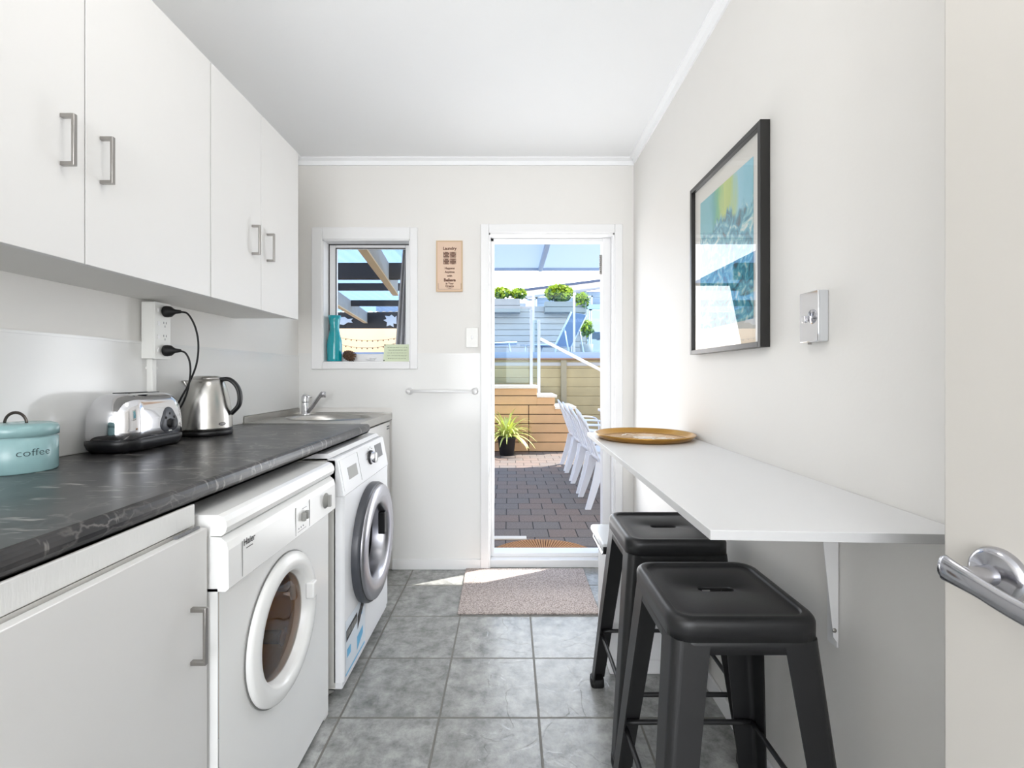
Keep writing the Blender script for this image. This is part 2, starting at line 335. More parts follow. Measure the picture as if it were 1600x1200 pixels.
def loft(bm, loops, cap0=True, cap1=True, mi=0, smooth=True, close=True):
    """loops: list of lists of 3-D points"""
    rows = [[bm.verts.new(p) for p in l] for l in loops]
    n = len(rows[0])
    for a, b in zip(rows, rows[1:]):
        for i in range(n if close else n-1):
            j = (i+1) % n
            f = bm.faces.new((a[i], a[j], b[j], b[i])); f.smooth = smooth; f.material_index = mi
    if cap0: f = bm.faces.new(list(reversed(rows[0]))); f.material_index = mi
    if cap1: f = bm.faces.new(rows[-1]); f.material_index = mi
    return rows
def lathe(bm, prof, c=(0, 0, 0), axis='Z', n=48, sx=1, sy=1, mi=0, cap0=False, cap1=False):
    """prof: (radius, height along the axis)"""
    loops = []
    for r, h in prof:
        l = []
        for i in range(n):
            a = 2*PI*i/n; u, v = r*math.cos(a)*sx, r*math.sin(a)*sy
            if axis == 'Z': p = (c[0]+u, c[1]+v, c[2]+h)
            elif axis == 'X': p = (c[0]+h, c[1]+u, c[2]+v)
            else: p = (c[0]+v, c[1]+h, c[2]+u)
            l.append(p)
        loops.append(l)
    return loft(bm, loops, cap0, cap1, mi)
def sweep(bm, pts, r, n=10, mi=0, rs=None, flat=None, caps=True):
    """tube along points; r radius or per-point list; flat=(a,b) elliptical section scale"""
    pts = [Vector(p) for p in pts]; loops = []; up = None
    for i, p in enumerate(pts):
        d = (pts[min(i+1, len(pts)-1)]-pts[max(i-1, 0)]).normalized()
        if up is None:
            up = Vector((0, 0, 1)) if abs(d.z) < .9 else Vector((0, 1, 0))
        s = d.cross(up).normalized(); up = s.cross(d).normalized()
        rad = r[i] if isinstance(r, (list, tuple)) else r
        fa, fb = flat if flat else (1, 1)
        loops.append([p+s*rad*fa*math.cos(2*PI*k/n)+up*rad*fb*math.sin(2*PI*k/n) for k in range(n)])
    return loft(bm, loops, caps, caps, mi)
def smoothpath(ctrl, k=8):
    P = [Vector(p) for p in ctrl]; P = [P[0]*2-P[1]]+P+[P[-1]*2-P[-2]]; o = []
    for i in range(1, len(P)-2):
        for j in range(k):
            t = j/k; a, b, c, d = P[i-1], P[i], P[i+1], P[i+2]
            o.append(.5*((2*b)+(c-a)*t+(2*a-5*b+4*c-d)*t*t+(3*b-3*c+d-a)*t**3))
    o.append(P[-2]); return o
def prism(bm, poly, axis, a, b, mi=0, bev=0):
    """poly of 2-D points extruded along the axis from a to b"""
    def P(u, v, w):
        return {'X': (w, u, v), 'Y': (u, w, v), 'Z': (u, v, w)}[axis]
    v0 = [bm.verts.new(P(u, v, a)) for u, v in poly]; v1 = [bm.verts.new(P(u, v, b)) for u, v in poly]
    n = len(poly); fs = [bm.faces.new(v0), bm.faces.new(list(reversed(v1)))]
    for i in range(n): fs.append(bm.faces.new((v0[i], v1[i], v1[(i+1) % n], v0[(i+1) % n])))
    for f in fs: f.material_index = mi
    if bev:
        r = bmesh.ops.bevel(bm, geom=list({e for f in fs for e in f.edges}), offset=bev, segments=2, profile=.5, affect='EDGES')
        for f in r['faces']: f.material_index = mi; f.smooth = True
def plate_hole(bm, x, y0, y1, z0, z1, cy, cz, r, n=72, mi=0, flip=False):
    """flat plate in the YZ plane with a round hole"""
    angs = sorted([2*PI*i/n for i in range(n)]+[math.atan2(z-cz, y-cy) % (2*PI) for y in (y0, y1) for z in (z0, z1)])
    ins, outs = [], []
    for a in angs:
        c, s = math.cos(a), math.sin(a); t = 1e9
        if c > 1e-9: t = min(t, (y1-cy)/c)
        if c < -1e-9: t = min(t, (y0-cy)/c)
        if s > 1e-9: t = min(t, (z1-cz)/s)
        if s < -1e-9: t = min(t, (z0-cz)/s)
        ins.append(bm.verts.new((x, cy+r*c, cz+r*s))); outs.append(bm.verts.new((x, cy+t*c, cz+t*s)))
    for i in range(len(angs)):
        j = (i+1) % len(angs)
        f = bm.faces.new((ins[i], outs[i], outs[j], ins[j])); f.material_index = mi
def wloc(o):
    v = Vector((0, 0, 0))
    while o: v = v+o.location; o = o.parent
    return v
def obj(name, bm, m, parent=None, local=False, origin=None):
    bmesh.ops.recalc_face_normals(bm, faces=bm.faces)
    off = Vector((0, 0, 0))
    if parent and not local: off = wloc(parent)
    if origin is not None: off = Vector(origin)
    if off.length: bmesh.ops.translate(bm, verts=bm.verts, vec=-off)
    me = bpy.data.meshes.new(name); bm.to_mesh(me); bm.free()
    for q in (m if isinstance(m, (list, tuple)) else [m]): me.materials.append(q)
    o = bpy.data.objects.new(name, me); C.objects.link(o)
    if parent: o.parent = parent
    if origin is not None: o.location = origin
    return o
def thing(name, label, cat, loc=(0, 0, 0), rz=0, group=None):
    o = bpy.data.objects.new(name, None); C.objects.link(o); o.location = loc; o.rotation_euler = (0, 0, rz)
    o.empty_display_size = .05
    o['label'] = label; o['category'] = cat
    if group: o['group'] = group
    return o
def tag(o, label, cat, group=None, kind=None):
    o['label'] = label; o['category'] = cat
    if group: o['group'] = group
    if kind: o['kind'] = kind
    return o
STRUCT = {}
def struct(name, bm, m, parent=None, label=None, local=False):
    o = obj(name, bm, m, parent, local)
    if not parent: o['kind'] = 'structure'; o['label'] = label or name; o['category'] = name.split('_')[0]
    return o
def sthing(name, label, loc=(0, 0, 0), rz=0):
    o = thing(name, label, name.split('_')[0], loc, rz); o['kind'] = 'structure'; return o
def textbm(bm, s, size, fn, mi=0, thick=.0004, shear=0, bold=0):
    cu = bpy.data.curves.new('t', 'FONT'); cu.body = s; cu.size = size; cu.align_x = 'CENTER'; cu.align_y = 'CENTER'
    cu.extrude = 0; cu.shear = shear; cu.offset = bold; cu.resolution_u = 3
    o = bpy.data.objects.new('t', cu); C.objects.link(o); bpy.context.view_layer.update()
    dg = bpy.context.evaluated_depsgraph_get(); me = bpy.data.meshes.new_from_object(o.evaluated_get(dg))
    vs = []
    for v in me.vertices: vs.append(bm.verts.new(fn(v.co.x, v.co.y)))
    for p in me.polygons:
        try: f = bm.faces.new([vs[i] for i in p.vertices]); f.material_index = mi
        except ValueError: pass
    bpy.data.objects.remove(o); bpy.data.curves.remove(cu); bpy.data.meshes.remove(me)

# ============================================================ THE ROOM
XL, XR, YB, ZC = -1.24, .723, 2.772, 2.40
YF = -2.7
bm = BM(); box(bm, XL-.1, XR+.1, YF-.1, YB+.1, -.06, 0); struct('floor', bm, M['tile'], label='grey slate-look tile floor with square tiles')
bm = BM(); box(bm, XL-.1, XR+.1, YF-.1, YB+.1, ZC, ZC+.08); struct('ceiling', bm, M['ceil'], label='plain white ceiling')
bm = BM(); box(bm, XL-.1, XL, YF, YB, 0, ZC); struct('wall_left', bm, M['wall'], label='off white wall behind the worktop')
bm = BM(); box(bm, XR, XR+.1, YF, YB, 0, ZC); struct('wall_right', bm, M['wall'], label='off white wall on the right above the breakfast bar')
# back wall with the openings of window and door
WX0, WX1, WZ0, WZ1 = -1.094, -.584, 1.21, 1.925
DX0, DX1, DZ1 = -.124, .61, 1.963
bm = BM()
for a in ((XL-.1, WX0, 0, ZC), (WX0, WX1, 0, WZ0), (WX0, WX1, WZ1, ZC), (WX1, DX0, 0, ZC), (DX0, DX1, DZ1, ZC), (DX1, XR+.1, 0, ZC)):
    box(bm, a[0], a[1], YB, YB+.1, a[2], a[3])
struct('wall_back', bm, M['wall'], label='off white end wall with the window and the open door')
bm = BM()
for a in ((XL-.1, -1.0, 0, ZC), (.7, XR+.1, 0, ZC), (-1.0, .7, 0, .4), (-1.0, .7, 2.3, ZC)): box(bm, a[0], a[1], YF-.1, YF, a[2], a[3])  # opening made up to hold the rear fill light
struct('wall_front', bm, M['wall'], label='wall behind the camera with an opening added for the fill light')
# cornices
def cornice(name, pts, lab):
    bm = BM(); prof = [(0, 0), (.03, 0), (.03, -.006), (.012, -.016), (.008, -.04), (0, -.04)]
    (x0, y0), (x1, y1), (nx, ny) = pts
    l0 = [(x0+nx*u, y0+ny*u, ZC+v) for u, v in prof]; l1 = [(x1+nx*u, y1+ny*u, ZC+v) for u, v in prof]
    loft(bm, [l0, l1], smooth=False); struct(name, bm, M['ceil'], label=lab)
cornice('trim_1', ((XL, YB), (XR, YB), (0, -1)), 'narrow white cornice over the end wall')
cornice('trim_2', ((XR, YF), (XR, YB-.03), (-1, 0)), 'narrow white cornice along the right wall')
cornice('trim_3', ((XL, YF), (XL, YB-.03), (1, 0)), 'narrow white cornice along the left wall')
# glossy panels
bm = BM(); box(bm, XL, XL+.005, -.6, 2.19, .912, 1.24); box(bm, XL, XL+.005, 2.19, YB-.004, .945, 1.24); box(bm, XL, XL+.007, -.6, YB-.004, 1.24, 1.248)
struct('trim_4', bm, M['panel'], label='glossy white splashback panel on the left wall')
bm = BM()
box(bm, XL, -1.157, YB-.004, YB, .912, 1.262); box(bm, -1.157, -.69, YB-.004, YB, .945, 1.169); box(bm, -.539, -.172, YB-.004, YB, .06, 1.262)
box(bm, -.69, -.539, YB-.004, YB, .06, 1.169)
struct('trim_5', bm, M['panel'], label='glossy white wall panel on the end wall')
bm = BM(); box(bm, -.69, -.172, YB-.014, YB, 0, .06, bev=.003); struct('baseboard_back', bm, M['trim'], label='low white baseboard left of the door')
bm = BM(); box(bm, XR-.012, XR, YF, YB, 0, .06, bev=.003); struct('baseboard_right', bm, M['trim'], label='low white baseboard along the right wall')
bm = BM(); box(bm, XL, XL+.012, YF, -.65, 0, .06, bev=.003); struct('baseboard_left', bm, M['trim'], label='low white baseboard on the left wall')

# ---- door_1: frame of the open exterior door
d1 = sthing('door_1', 'white framed doorway opened onto the paved patio', (.243, YB, 0))
bm = BM(); ax0, ax1, az = -.172, .655, 2.015
for a in ((ax0, DX0, 0, az), (DX1, ax1, 0, az), (DX0, DX1, DZ1, az)): box(bm, a[0], a[1], YB-.018, YB, a[2], a[3], bev=.004)
obj('architrave', bm, M['trim'], d1)
bm = BM()
box(bm, DX0-.002, DX0+.008, YB-.006, YB+.1, 0, DZ1); box(bm, DX1-.008, DX1+.002, YB-.006, YB+.1, 0, DZ1); box(bm, DX0, DX1, YB-.006, YB+.1, DZ1-.008, DZ1+.002)
obj('jamb_lining', bm, M['trim'], d1)
bm = BM()
box(bm, DX0+.008, -.096, 2.84, 2.90, .06, DZ1-.008, bev=.003); box(bm, .552, DX1-.008, 2.83, 2.90, .06, DZ1-.008, bev=.003)
box(bm, DX0+.008, DX1-.008, 2.84, 2.90, 1.935, DZ1-.008, bev=.003)
obj('door_frame', bm, M['trim'], d1)
bm = BM(); box(bm, DX0, DX1, 2.79, 2.93, .0, .045, bev=.004); box(bm, DX0, DX1, 2.84, 2.93, .045, .068, bev=.003)
obj('sill', bm, M['trim'], d1)
bm = BM(); box(bm, .545, .552, 2.85, 2.885, 1.74, 1.86, bev=.001)
for k in range(5): lathe(bm, [(.0, 0), (.006, 0), (.006, .02), (0, .02)], (.543, 2.852, 1.742+k*.024), n=12)
obj('hinge', bm, M['steel_h'], d1)

# ---- window_1
w1 = sthing('window_1', 'small white framed window over the sink', (-.84, YB, WZ0))
bm = BM()
for a in ((-1.157, WX0, 1.169, 1.996), (WX1, -.539, 1.169, 1.996), (WX0, WX1, WZ1, 1.996), (WX0, WX1, 1.169, WZ0)): box(bm, a[0], a[1], YB-.016, YB, a[2], a[3], bev=.004)
obj('architrave', bm, M['trim'], w1)
bm = BM()
for a in ((WX0-.001, WX0+.006, WZ0, WZ1), (WX1-.006, WX1+.001, WZ0, WZ1), (WX0, WX1, WZ1-.006, WZ1+.001), (WX0, WX1, WZ0-.001, WZ0+.004)): box(bm, a[0], a[1], YB-.01, YB+.1, a[2], a[3])
obj('reveal', bm, M['trim'], w1)
bm = BM(); sx0, sx1, sz0, sz1 = -1.088, -.59, 1.214, 1.919
gx0, gx1, gz0, gz1 = -1.047, -.628, 1.262, 1.8975
for a in ((sx0, gx0, sz0, sz1), (gx1, sx1, sz0, sz1), (gx0, gx1, gz1, sz1), (gx0, gx1, sz0, gz0)): box(bm, a[0], a[1], 2.845, 2.885, a[2], a[3], bev=.004)
fr = obj('window_sash', bm, M['trim'], w1)
bm = BM(); t_ = .004
for a in ((sx0, sx0+t_, sz0, sz1), (sx0, sx1, sz1-t_, sz1), (gx0, gx0+.005, gz0, gz1), (gx0, gx1, gz1-.004, gz1)): box(bm, a[0], a[1], 2.841, 2.846, a[2], a[3])
obj('gasket', bm, M['black'], fr)
bm = BM(); bm.faces.new([bm.verts.new(p) for p in ((gx0, 2.864, gz0), (gx1, 2.864, gz0), (gx1, 2.864, gz1), (gx0, 2.864, gz1))]); obj('pane', bm, M['pane'], w1)
bm = BM(); box(bm, -.86, -.81, 2.83, 2.846, 1.225, 1.24, bev=.003); box(bm, -.84, -.80, 2.82, 2.832, 1.232, 1.242, bev=.003); obj('latch', bm, M['trim'], w1)

# ---- door_2: open interior door on the right
aD = math.radians(6)
d2 = sthing('door_2', 'pale open interior door at the right edge with a chrome lever', (.5659+.76*math.sin(aD), .618-.76*math.cos(aD), 0), aD)
# local: leaf runs along +Y from the hinge, visible face at x=0
bm = BM(); box(bm, 0, .035, 0, .76, .006, 1.99, bev=.0025); obj('door_leaf', bm, M['doorpaint'], d2, True)
hy, hz = .76-.065, .902
bm = BM(); lathe(bm, [(.0, -.014), (.012, -.014), (.016, -.012), (.024, -.0115), (.0285, -.009), (.031, -.004), (.031, 0)], (0, hy, hz), 'X', 48)
lv = obj('rosette', bm, M['dchrome'], d2, True)
bm = BM()
lathe(bm, [(.013, -.010), (.011, -.016), (.0105, -.04), (.012, -.05), (0, -.05)], (0, hy, hz), 'X', 28)
path = smoothpath([(-.052, hy+.022, hz+.004), (-.054, hy+.008, hz+.002), (-.053, hy-.015, hz-.003), (-.047, hy-.045, hz-.013), (-.042, hy-.08, hz-.02), (-.045, hy-.11, hz-.02)], 6)
rad = []
for i in range(len(path)):
    t = i/(len(path)-1); rad.append((.0145-.004*min(1, t*2.2)+.002*max(0, t-.5)) if t > .04 else .011)
sweep(bm, path, rad, 20, flat=(.42, 1.15))
obj('door_lever', bm, M['dchrome'], d2, True, origin=None)

# ============================================================ UPPER CABINETS
def bow_handle(bm, x, y, z0, z1, proj=.03, wd=.009, th=.006):
    """D handle on a face whose outward normal is +X"""
    box(bm, x+proj-th, x+proj, y-wd/2, y+wd/2, z0, z1, bev=.0012)
    for z in (z0, z1-th*1.4):
        box(bm, x, x+proj-th*.6, y-wd/2, y+wd/2, z, z+th*1.4, bev=.001)
UX, UZ0, UZ1 = -.95, 1.383, 2.128
def upper(name, label, y0, ym, y1, hs, seamdark):
    t = thing(name, label, 'cabinet', (XL, y0, UZ0), 0, 'white wall cabinets over the worktop')
    bm = BM(); box(bm, XL+.001, UX-.019, y0+.001, y1-.001, UZ0+.006, UZ1-.002); obj('carcass', bm, M['cabin'], t)
    for k, (a, b) in enumerate(((y0, ym), (ym, y1))):
        bm = BM(); box(bm, UX-.018, UX, a+.0014, b-.0014, UZ0, UZ1, bev=.0012); d = obj('door', bm, M['cab'], t)
        bm = BM(); bow_handle(bm, UX, hs[k], 1.578, 1.688); obj('handle', bm, M['steel_h'], d)
    return t
upper('wall_cabinet', 'white wall cabinet with two wide doors, the nearer one on the left', .616, 1.059, 1.503, (1.003, 1.10), 1)
upper('wall_cabinet', 'white wall cabinet with two narrow doors, nearer the far window', 1.505, 1.808, 2.125, (1.745, 1.852), 0)

# ============================================================ WORKTOP and lower units
CX, CZ = -.645, .910
wt = thing('worktop', 'dark marbled laminate worktop with rounded front edge running along the left wall', 'worktop', (XL, 0, CZ-.038))
bm = BM()
prof = [(XL+.0055, CZ-.038), (CX-.004, CZ-.038)]
for k in range(9):
    a = -PI/2+PI*k/8; prof.append((CX-.014+.014*math.cos(a), CZ-.019+.019*math.sin(a)))
prof += [(XL+.0055, CZ)]
l0 = [(x, -.5, z) for x, z in prof]; l1 = [(x, 2.18, z) for x, z in prof]
loft(bm, [l0, l1], smooth=False); obj('slab', bm, M['marble'], wt)
bm = BM(); box(bm, CX-.018, CX+.001, -.5, .968, .828, .8715, bev=.002); obj('front_rail', bm, M['rail'], wt)

bc = thing('base_cabinet', 'white base cabinet with one door beside the dryer', 'cabinet', (-.93, .575, 0))
bm = BM()
box(bm, XL+.02, -.648, .577, .593, .08, .80); box(bm, XL+.02, -.648, .955, .971, .08, .84); box(bm, XL+.02, XL+.03, .577, .971, .08, .8)
box(bm, XL+.02, -.648, .577, .971, .08, .096); box(bm, XL+.02, -.66, .575, .971, 0, .08); box(bm, -.70, -.647, .593, .955, .79, .826)
obj('carcass', bm, M['cabin'], bc)
bm = BM(); box(bm, -.641, -.622, .574, .973, .09, .822, bev=.0015); dr = obj('door', bm, M['cab'], bc)
bm = BM(); bow_handle(bm, -.622, .925, .569, .681); obj('handle', bm, M['steel_h'], dr)
bm = BM(); box(bm, -.64, -.632, .90, .965, .823, .827); obj('bumper', bm, M['grey'], bc)

# ---- dryer
dx, y0, y1 = -.608, .985, 1.585
dry = thing('tumble_dryer', 'white tumble dryer with a brown-tinted round door under the worktop', 'dryer', (-.9, 1.285, 0))
cy, cz = 1.270, .466
bm = BM()
box(bm, -1.17, dx-.03, y0, y0+.004, .02, .80); box(bm, -1.17, dx-.03, y1-.004, y1, .02, .80)
box(bm, -1.17, -1.166, y0, y1, .02, .80); box(bm, -1.17, dx-.03, y0, y1, .02, .024)
for yy in (y0, y1-.03): box(bm, dx-.032, dx-.001, yy, yy+.03, .0, .02)
obj('body', bm, M['appside'], dry)
bm = BM(); plate_hole(bm, dx, y0+.004, y1-.004, .012, .690, cy, cz, .135)
box(bm, dx-.03, dx-.0005, y0, y0+.0035, .012, .69); box(bm, dx-.03, dx-.0005, y1-.0035, y1, .012, .69)
obj('front_panel', bm, M['dryer'], dry)
bm = BM(); prof = [(-1.18, .80), (-.60, .80), (-.592, .806), (-.588, .818), (-.590, .830), (-.597, .840), (-.608, .844), (-1.18, .844)]
loft(bm, [[(x, y0-.001, z) for x, z in prof], [(x, y1+.001, z) for x, z in prof]], smooth=False)
obj('lid', bm, M['dryer'], dry)
bm = BM(); prof = [(-.63, .684), (-.592, .684), (-.585, .690), (-.586, .77), (-.590, .786), (-.602, .797), (-.63, .7995)]
loft(bm, [[(x, y0, z) for x, z in prof], [(x, y1, z) for x, z in prof]], smooth=False)
cp = obj('control_panel', bm, M['dryer'], dry)
for yy in (1.035, 1.293, 1.382):
    bm = BM(); box(bm, -.5855, -.5846, yy-.0007, yy+.0007, .695, .772); obj('panel_seam', bm, M['line'], cp)
bm = BM(); textbm(bm, 'Haier', .021, lambda u, v: (-.5842, 1.062+u, .766+v), bold=.0004); box(bm, -.5846, -.5841, 1.05, 1.076, .751, .7525)
obj('logo', bm, M['inkb'], cp)
def knob(bm, x, y, z, r, d):
    lathe(bm, [(r*1.25, 0), (r*1.25, .002), (r, .003), (r*.92, d*.5), (0, d*.5)], (x, y, z), 'X', 28)
    box(bm, x+.003, x+d, y-r*.28, y+r*.28, z-r*.95, z+r*.95, bev=.001)
bm = BM(); knob(bm, -.5855, 1.503, .736, .019, .018); obj('dial', bm, M['knob'], cp)
for yy, zz in ((1.333, .736), (1.352, .737)):
    bm = BM(); box(bm, -.5855, -.574, yy-.0055, yy+.0055, zz-.012, zz+.012, bev=.003); obj('button', bm, M['knob'], cp)
bm = BM()
for k in range(3):
    b2 = BM(); lathe(b2, [(.0025, 0), (.002, .001), (0, .001)], (-.5855, 1.312+.014*k, .709+.0005*k), 'X', 10); obj('indicator_light', b2, M['grey'], cp)
for k in range(9): box(bm, -.5855, -.5848, 1.306+.006*k, 1.310+.006*k, .700, .7015)
for k in range(5): box(bm, -.5855, -.5848, 1.334+.006*k, 1.338+.006*k, .757, .7583)
obj('panel_print', bm, M['grey'], cp)
bm = BM()
lathe(bm, [(.186, 0), (.186, .006), (.184, .012), (.177, .017), (.160, .020), (.145, .019), (.139, .014), (.135, .004), (.131, -.008), (.130, -.012), (.134, -.012), (.135, 0)], (dx, cy, cz), 'X', 96)
dd = obj('door', bm, M['dryer'], dry)
bm = BM(); lathe(bm, [(.189, .0005), (.189, .003), (.185, .003)], (dx, cy, cz), 'X', 96); obj('door_seal', bm, M['line'], dd)
bm = BM(); lathe(bm, [(.132, -.010), (.10, -.004), (.05, -.001), (0, 0)], (dx, cy, cz), 'X', 64); obj('door_glass', bm, M['dglass'], dd)
bm = BM(); box(bm, dx+.006, dx+.031, cy+.122, cy+.150, cz+.01, cz+.058, bev=.004); obj('door_latch', bm, M['dryer'], dd)
bm = BM(); lathe(bm, [(.15, -.014), (.155, -.05), (.24, -.055), (.245, -.2), (.24, -.40), (0, -.41)], (dx, cy, cz), 'X', 64)
dm = obj('drum', bm, M['drum'], dry)
bm = BM()
for k in range(6):
    a = 2*PI*k/6+.35; yy, zz = cy+.150*math.cos(a), cz+.150*math.sin(a)
    lathe(bm, [(.024, -.0545), (.018, -.05), (0, -.05)], (dx, yy, zz), 'X', 16)
for k in range(10):
    a = 2*PI*k/10
    sweep(bm, [(dx-.10, cy+.238*math.cos(a), cz+.238*math.sin(a)), (dx-.36, cy+.238*math.cos(a), cz+.238*math.sin(a))], .02, 8)
obj('drum_baffle', bm, M['drumdark'], dm)

# ---- washer
wx, y0, y1 = -.583, 1.66, 2.26
ws = thing('washing_machine', 'white front-loading washing machine with a silver ringed door, next to the sink cabinet', 'washing machine', (-.88, 1.96, 0))
cy, cz = 1.972, .449
bm = BM()
box(bm, -1.17, wx-.03, y0, y0+.004, .03, .835); box(bm, -1.17, wx-.03, y1-.004, y1, .03, .835); box(bm, -1.17, -1.166, y0, y1, .03, .83); box(bm, -1.17, wx-.03, y0, y1, .03, .034)
for yy in (y0+.02, y1-.06):
    for xx in (-1.14, wx-.09): lathe(bm, [(.02, 0), (.02, .03)], (xx+.02, yy+.02, 0), n=16, cap0=True, cap1=True)
obj('body', bm, M['appside'], ws)
bm = BM()
plate_hole(bm, wx, y0+.012, y1-.012, .055, .708, cy, cz, .17)
for ya, yb, s in ((y0, y0+.012, 1), (y1, y1-.012, -1)):
    pr = [(wx-.034, ya), (wx-.012, ya), (wx-.003, ya+.004*s), (wx, yb)]
    l = [[(x, y, .055), (x, y, .708)] for x, y in pr]
    rows = [[bm.verts.new(p) for p in q] for q in l]
    for a, b in zip(rows, rows[1:]):
        f = bm.faces.new((a[0], a[1], b[1], b[0])); f.smooth = True
box(bm, wx-.034, wx-.006, y0+.003, y1-.003, .03, .055, bev=.004)
obj('front_panel', bm, M['washer'], ws)
bm = BM(); sl = .024
prof = [(-.64, .709), (wx, .709), (wx-.002, .722), (wx-sl, .838), (wx-sl-.006, .842), (-.64, .842)]
loft(bm, [[(x, y0, z) for x, z in prof], [(x, y1, z) for x, z in prof]], smooth=False)
cp = obj('control_panel', bm, M['washer'], ws)
def sx_(z): return wx-.002-(sl-.002)*(z-.722)/(.838-.722)
bm = BM(); prof = [(-1.18, .832), (-.635, .842), (-.625, .846), (-.64, .858), (-1.18, .858)]
loft(bm, [[(x, y0, z) for x, z in prof], [(x, y1, z) for x, z in prof]], smooth=False); obj('lid', bm, M['washer'], ws)
def slquad(bm, ya, yb, za, zb, d=.001, th=.004, bev=0):
    vs = []
    for dd_ in (-th, d):
        for yy, zz in ((ya, za), (yb, za), (yb, zb), (ya, zb)): vs.append(bm.verts.new((sx_(zz)+dd_, yy, zz)))
    for i in ((0, 1, 2, 3), (7, 6, 5, 4), (0, 4, 5, 1), (1, 5, 6, 2), (2, 6, 7, 3), (3, 7, 4, 0)): bm.faces.new([vs[k] for k in i])
bm = BM(); slquad(bm, 1.675, 1.865, .722, .832, .002); dw = obj('detergent_drawer', bm, M['washer'], cp)
bm = BM(); slquad(bm, 1.735, 1.835, .752, .795, .0028, .001); obj('drawer_grip', bm, M['knob'], dw)
bm = BM(); slquad(bm, 1.8655, 1.868, .722, .832, .0025); obj('panel_seam', bm, M['knob'], cp)
bm = BM(); slquad(bm, 2.105, 2.20, .765, .822, .002); obj('display', bm, M['grey'], cp)
bm = BM(); lathe(bm, [(.030, 0), (.030, .008), (.027, .010), (0, .010)], (sx_(.785), 2.015, .785), 'X', 36); kb = obj('dial_base', bm, M['black'], cp)
bm = BM(); lathe(bm, [(.024, .009), (.023, .026), (.020, .030), (0, .030)], (sx_(.785), 2.015, .785), 'X', 36); obj('dial', bm, M['chrome'], kb)
for k in range(10):
    bm = BM(); a = k*.55+.4; box(bm, sx_(.785)-.002, sx_(.785)+.003, 2.015+.043*math.cos(a)-.003, 2.015+.043*math.cos(a)+.003, .785+.043*math.sin(a)-.001, .785+.043*math.sin(a)+.001)
    obj('dial_mark', bm, M['knob'], cp)
bm = BM(); lathe(bm, [(.238, 0), (.238, .02), (.234, .028), (.228, .032), (.226, .0), (.2, -.02)], (wx, cy, cz), 'X', 96)
do = obj('door', bm, M['dgrey'], ws)
bm = BM(); lathe(bm, [(.228, .030), (.226, .040), (.219, .044), (.185, .046), (.160, .042), (.150, .036), (.142, .015), (.135, -.03)], (wx, cy, cz), 'X', 96)
obj('door_ring', bm, M['ringc'], do)
bm = BM(); lathe(bm, [(.136, -.03), (.130, -.06), (.11, -.09), (.06, -.105), (0, -.11)], (wx, cy, cz), 'X', 64); obj('door_glass', bm, M['wglass'], do)
bm = BM(); box(bm, wx+.006, wx+.035, cy+.098, cy+.142, cz-.01, cz+.085, bev=.004); obj('door_grip', bm, M['black'], do)
bm = BM(); lathe(bm, [(.17, -.01), (.175, -.10), (.235, -.11), (.24, -.42), (0, -.43)], (wx, cy, cz), 'X', 48); obj('drum', bm, M['sinksteel'], ws)
# energy sticker low on the front
bm = BM(); pr = [(1.668, .10), (1.86, .10), (1.86, .27), (1.668, .20)]
X = wx+.0012
def yzpoly(bm, pts, x, mi): f = bm.faces.new([bm.verts.new((x, a, b)) for a, b in pts]); f.material_index = mi
yzpoly(bm, [(1.675, .065), (1.90, .065), (1.90, .26), (1.675, .26)], X, 0)
yzpoly(bm, [(1.682, .185), (1.80, .20), (1.80, .235), (1.682, .225)], X+.0006, 1)
yzpoly(bm, [(1.805, .165), (1.885, .23), (1.885, .275), (1.805, .215)], X+.0006, 1)
yzpoly(bm, [(1.80, .09), (1.87, .12), (1.87, .15), (1.80, .14)], X+.0005, 2)
yzpoly(bm, [(1.69, .125), (1.73, .125), (1.73, .155), (1.69, .155)], X+.0005, 2)
yzpoly(bm, [(1.835, .20), (1.862, .20), (1.885, .315), (1.862, .33)], X+.0004, 2)
yzpoly(bm, [(1.675, .066), (1.895, .066), (1.895, .074), (1.675, .074)], X+.0005, 2)
for k in range(9): yzpoly(bm, [(1.69+.012*k, .197), (1.698+.012*k, .198), (1.698+.012*k, .222), (1.69+.012*k, .221)][:4], X+.001, 3)
st = obj('energy_sticker', bm, [M['spale'], M['inkb'], M['sblue'], M['knob']], ws); st['label'] = 'pale blue and black sticker'

# ============================================================ SINK CORNER
sc = thing('sink_cabinet', 'white cabinet under the steel sink bench in the far corner', 'cabinet', (-.97, 2.5, 0))
bm = BM(); box(bm, XL+.006, -.72, 2.285, 2.301, 0, .868); box(bm, XL+.006, -.72, YB-.032, YB-.016, 0, .868); box(bm, XL+.006, -.72, 2.301, YB-.032, 0, .016); box(bm, XL+.006, XL+.012, 2.301, YB-.032, 0, .868); obj('carcass', bm, M['cabin'], sc)
bm = BM(); box(bm, -.719, -.700, 2.287, YB-.018, .05, .866, bev=.0015); dr = obj('door', bm, M['cab'], sc)
bm = BM()
for k in range(2): box(bm, -.7, -.6985, 2.69, 2.74, .825+.013*k, .832+.013*k)
obj('vent', bm, M['dgrey'], dr)
sk = thing('sink_bench', 'stainless steel sink bench with an oval bowl set beyond the dark worktop', 'sink', (-.95, 2.47, .87))
bx, by, bz = -.945, 2.475, .912
bm = BM()
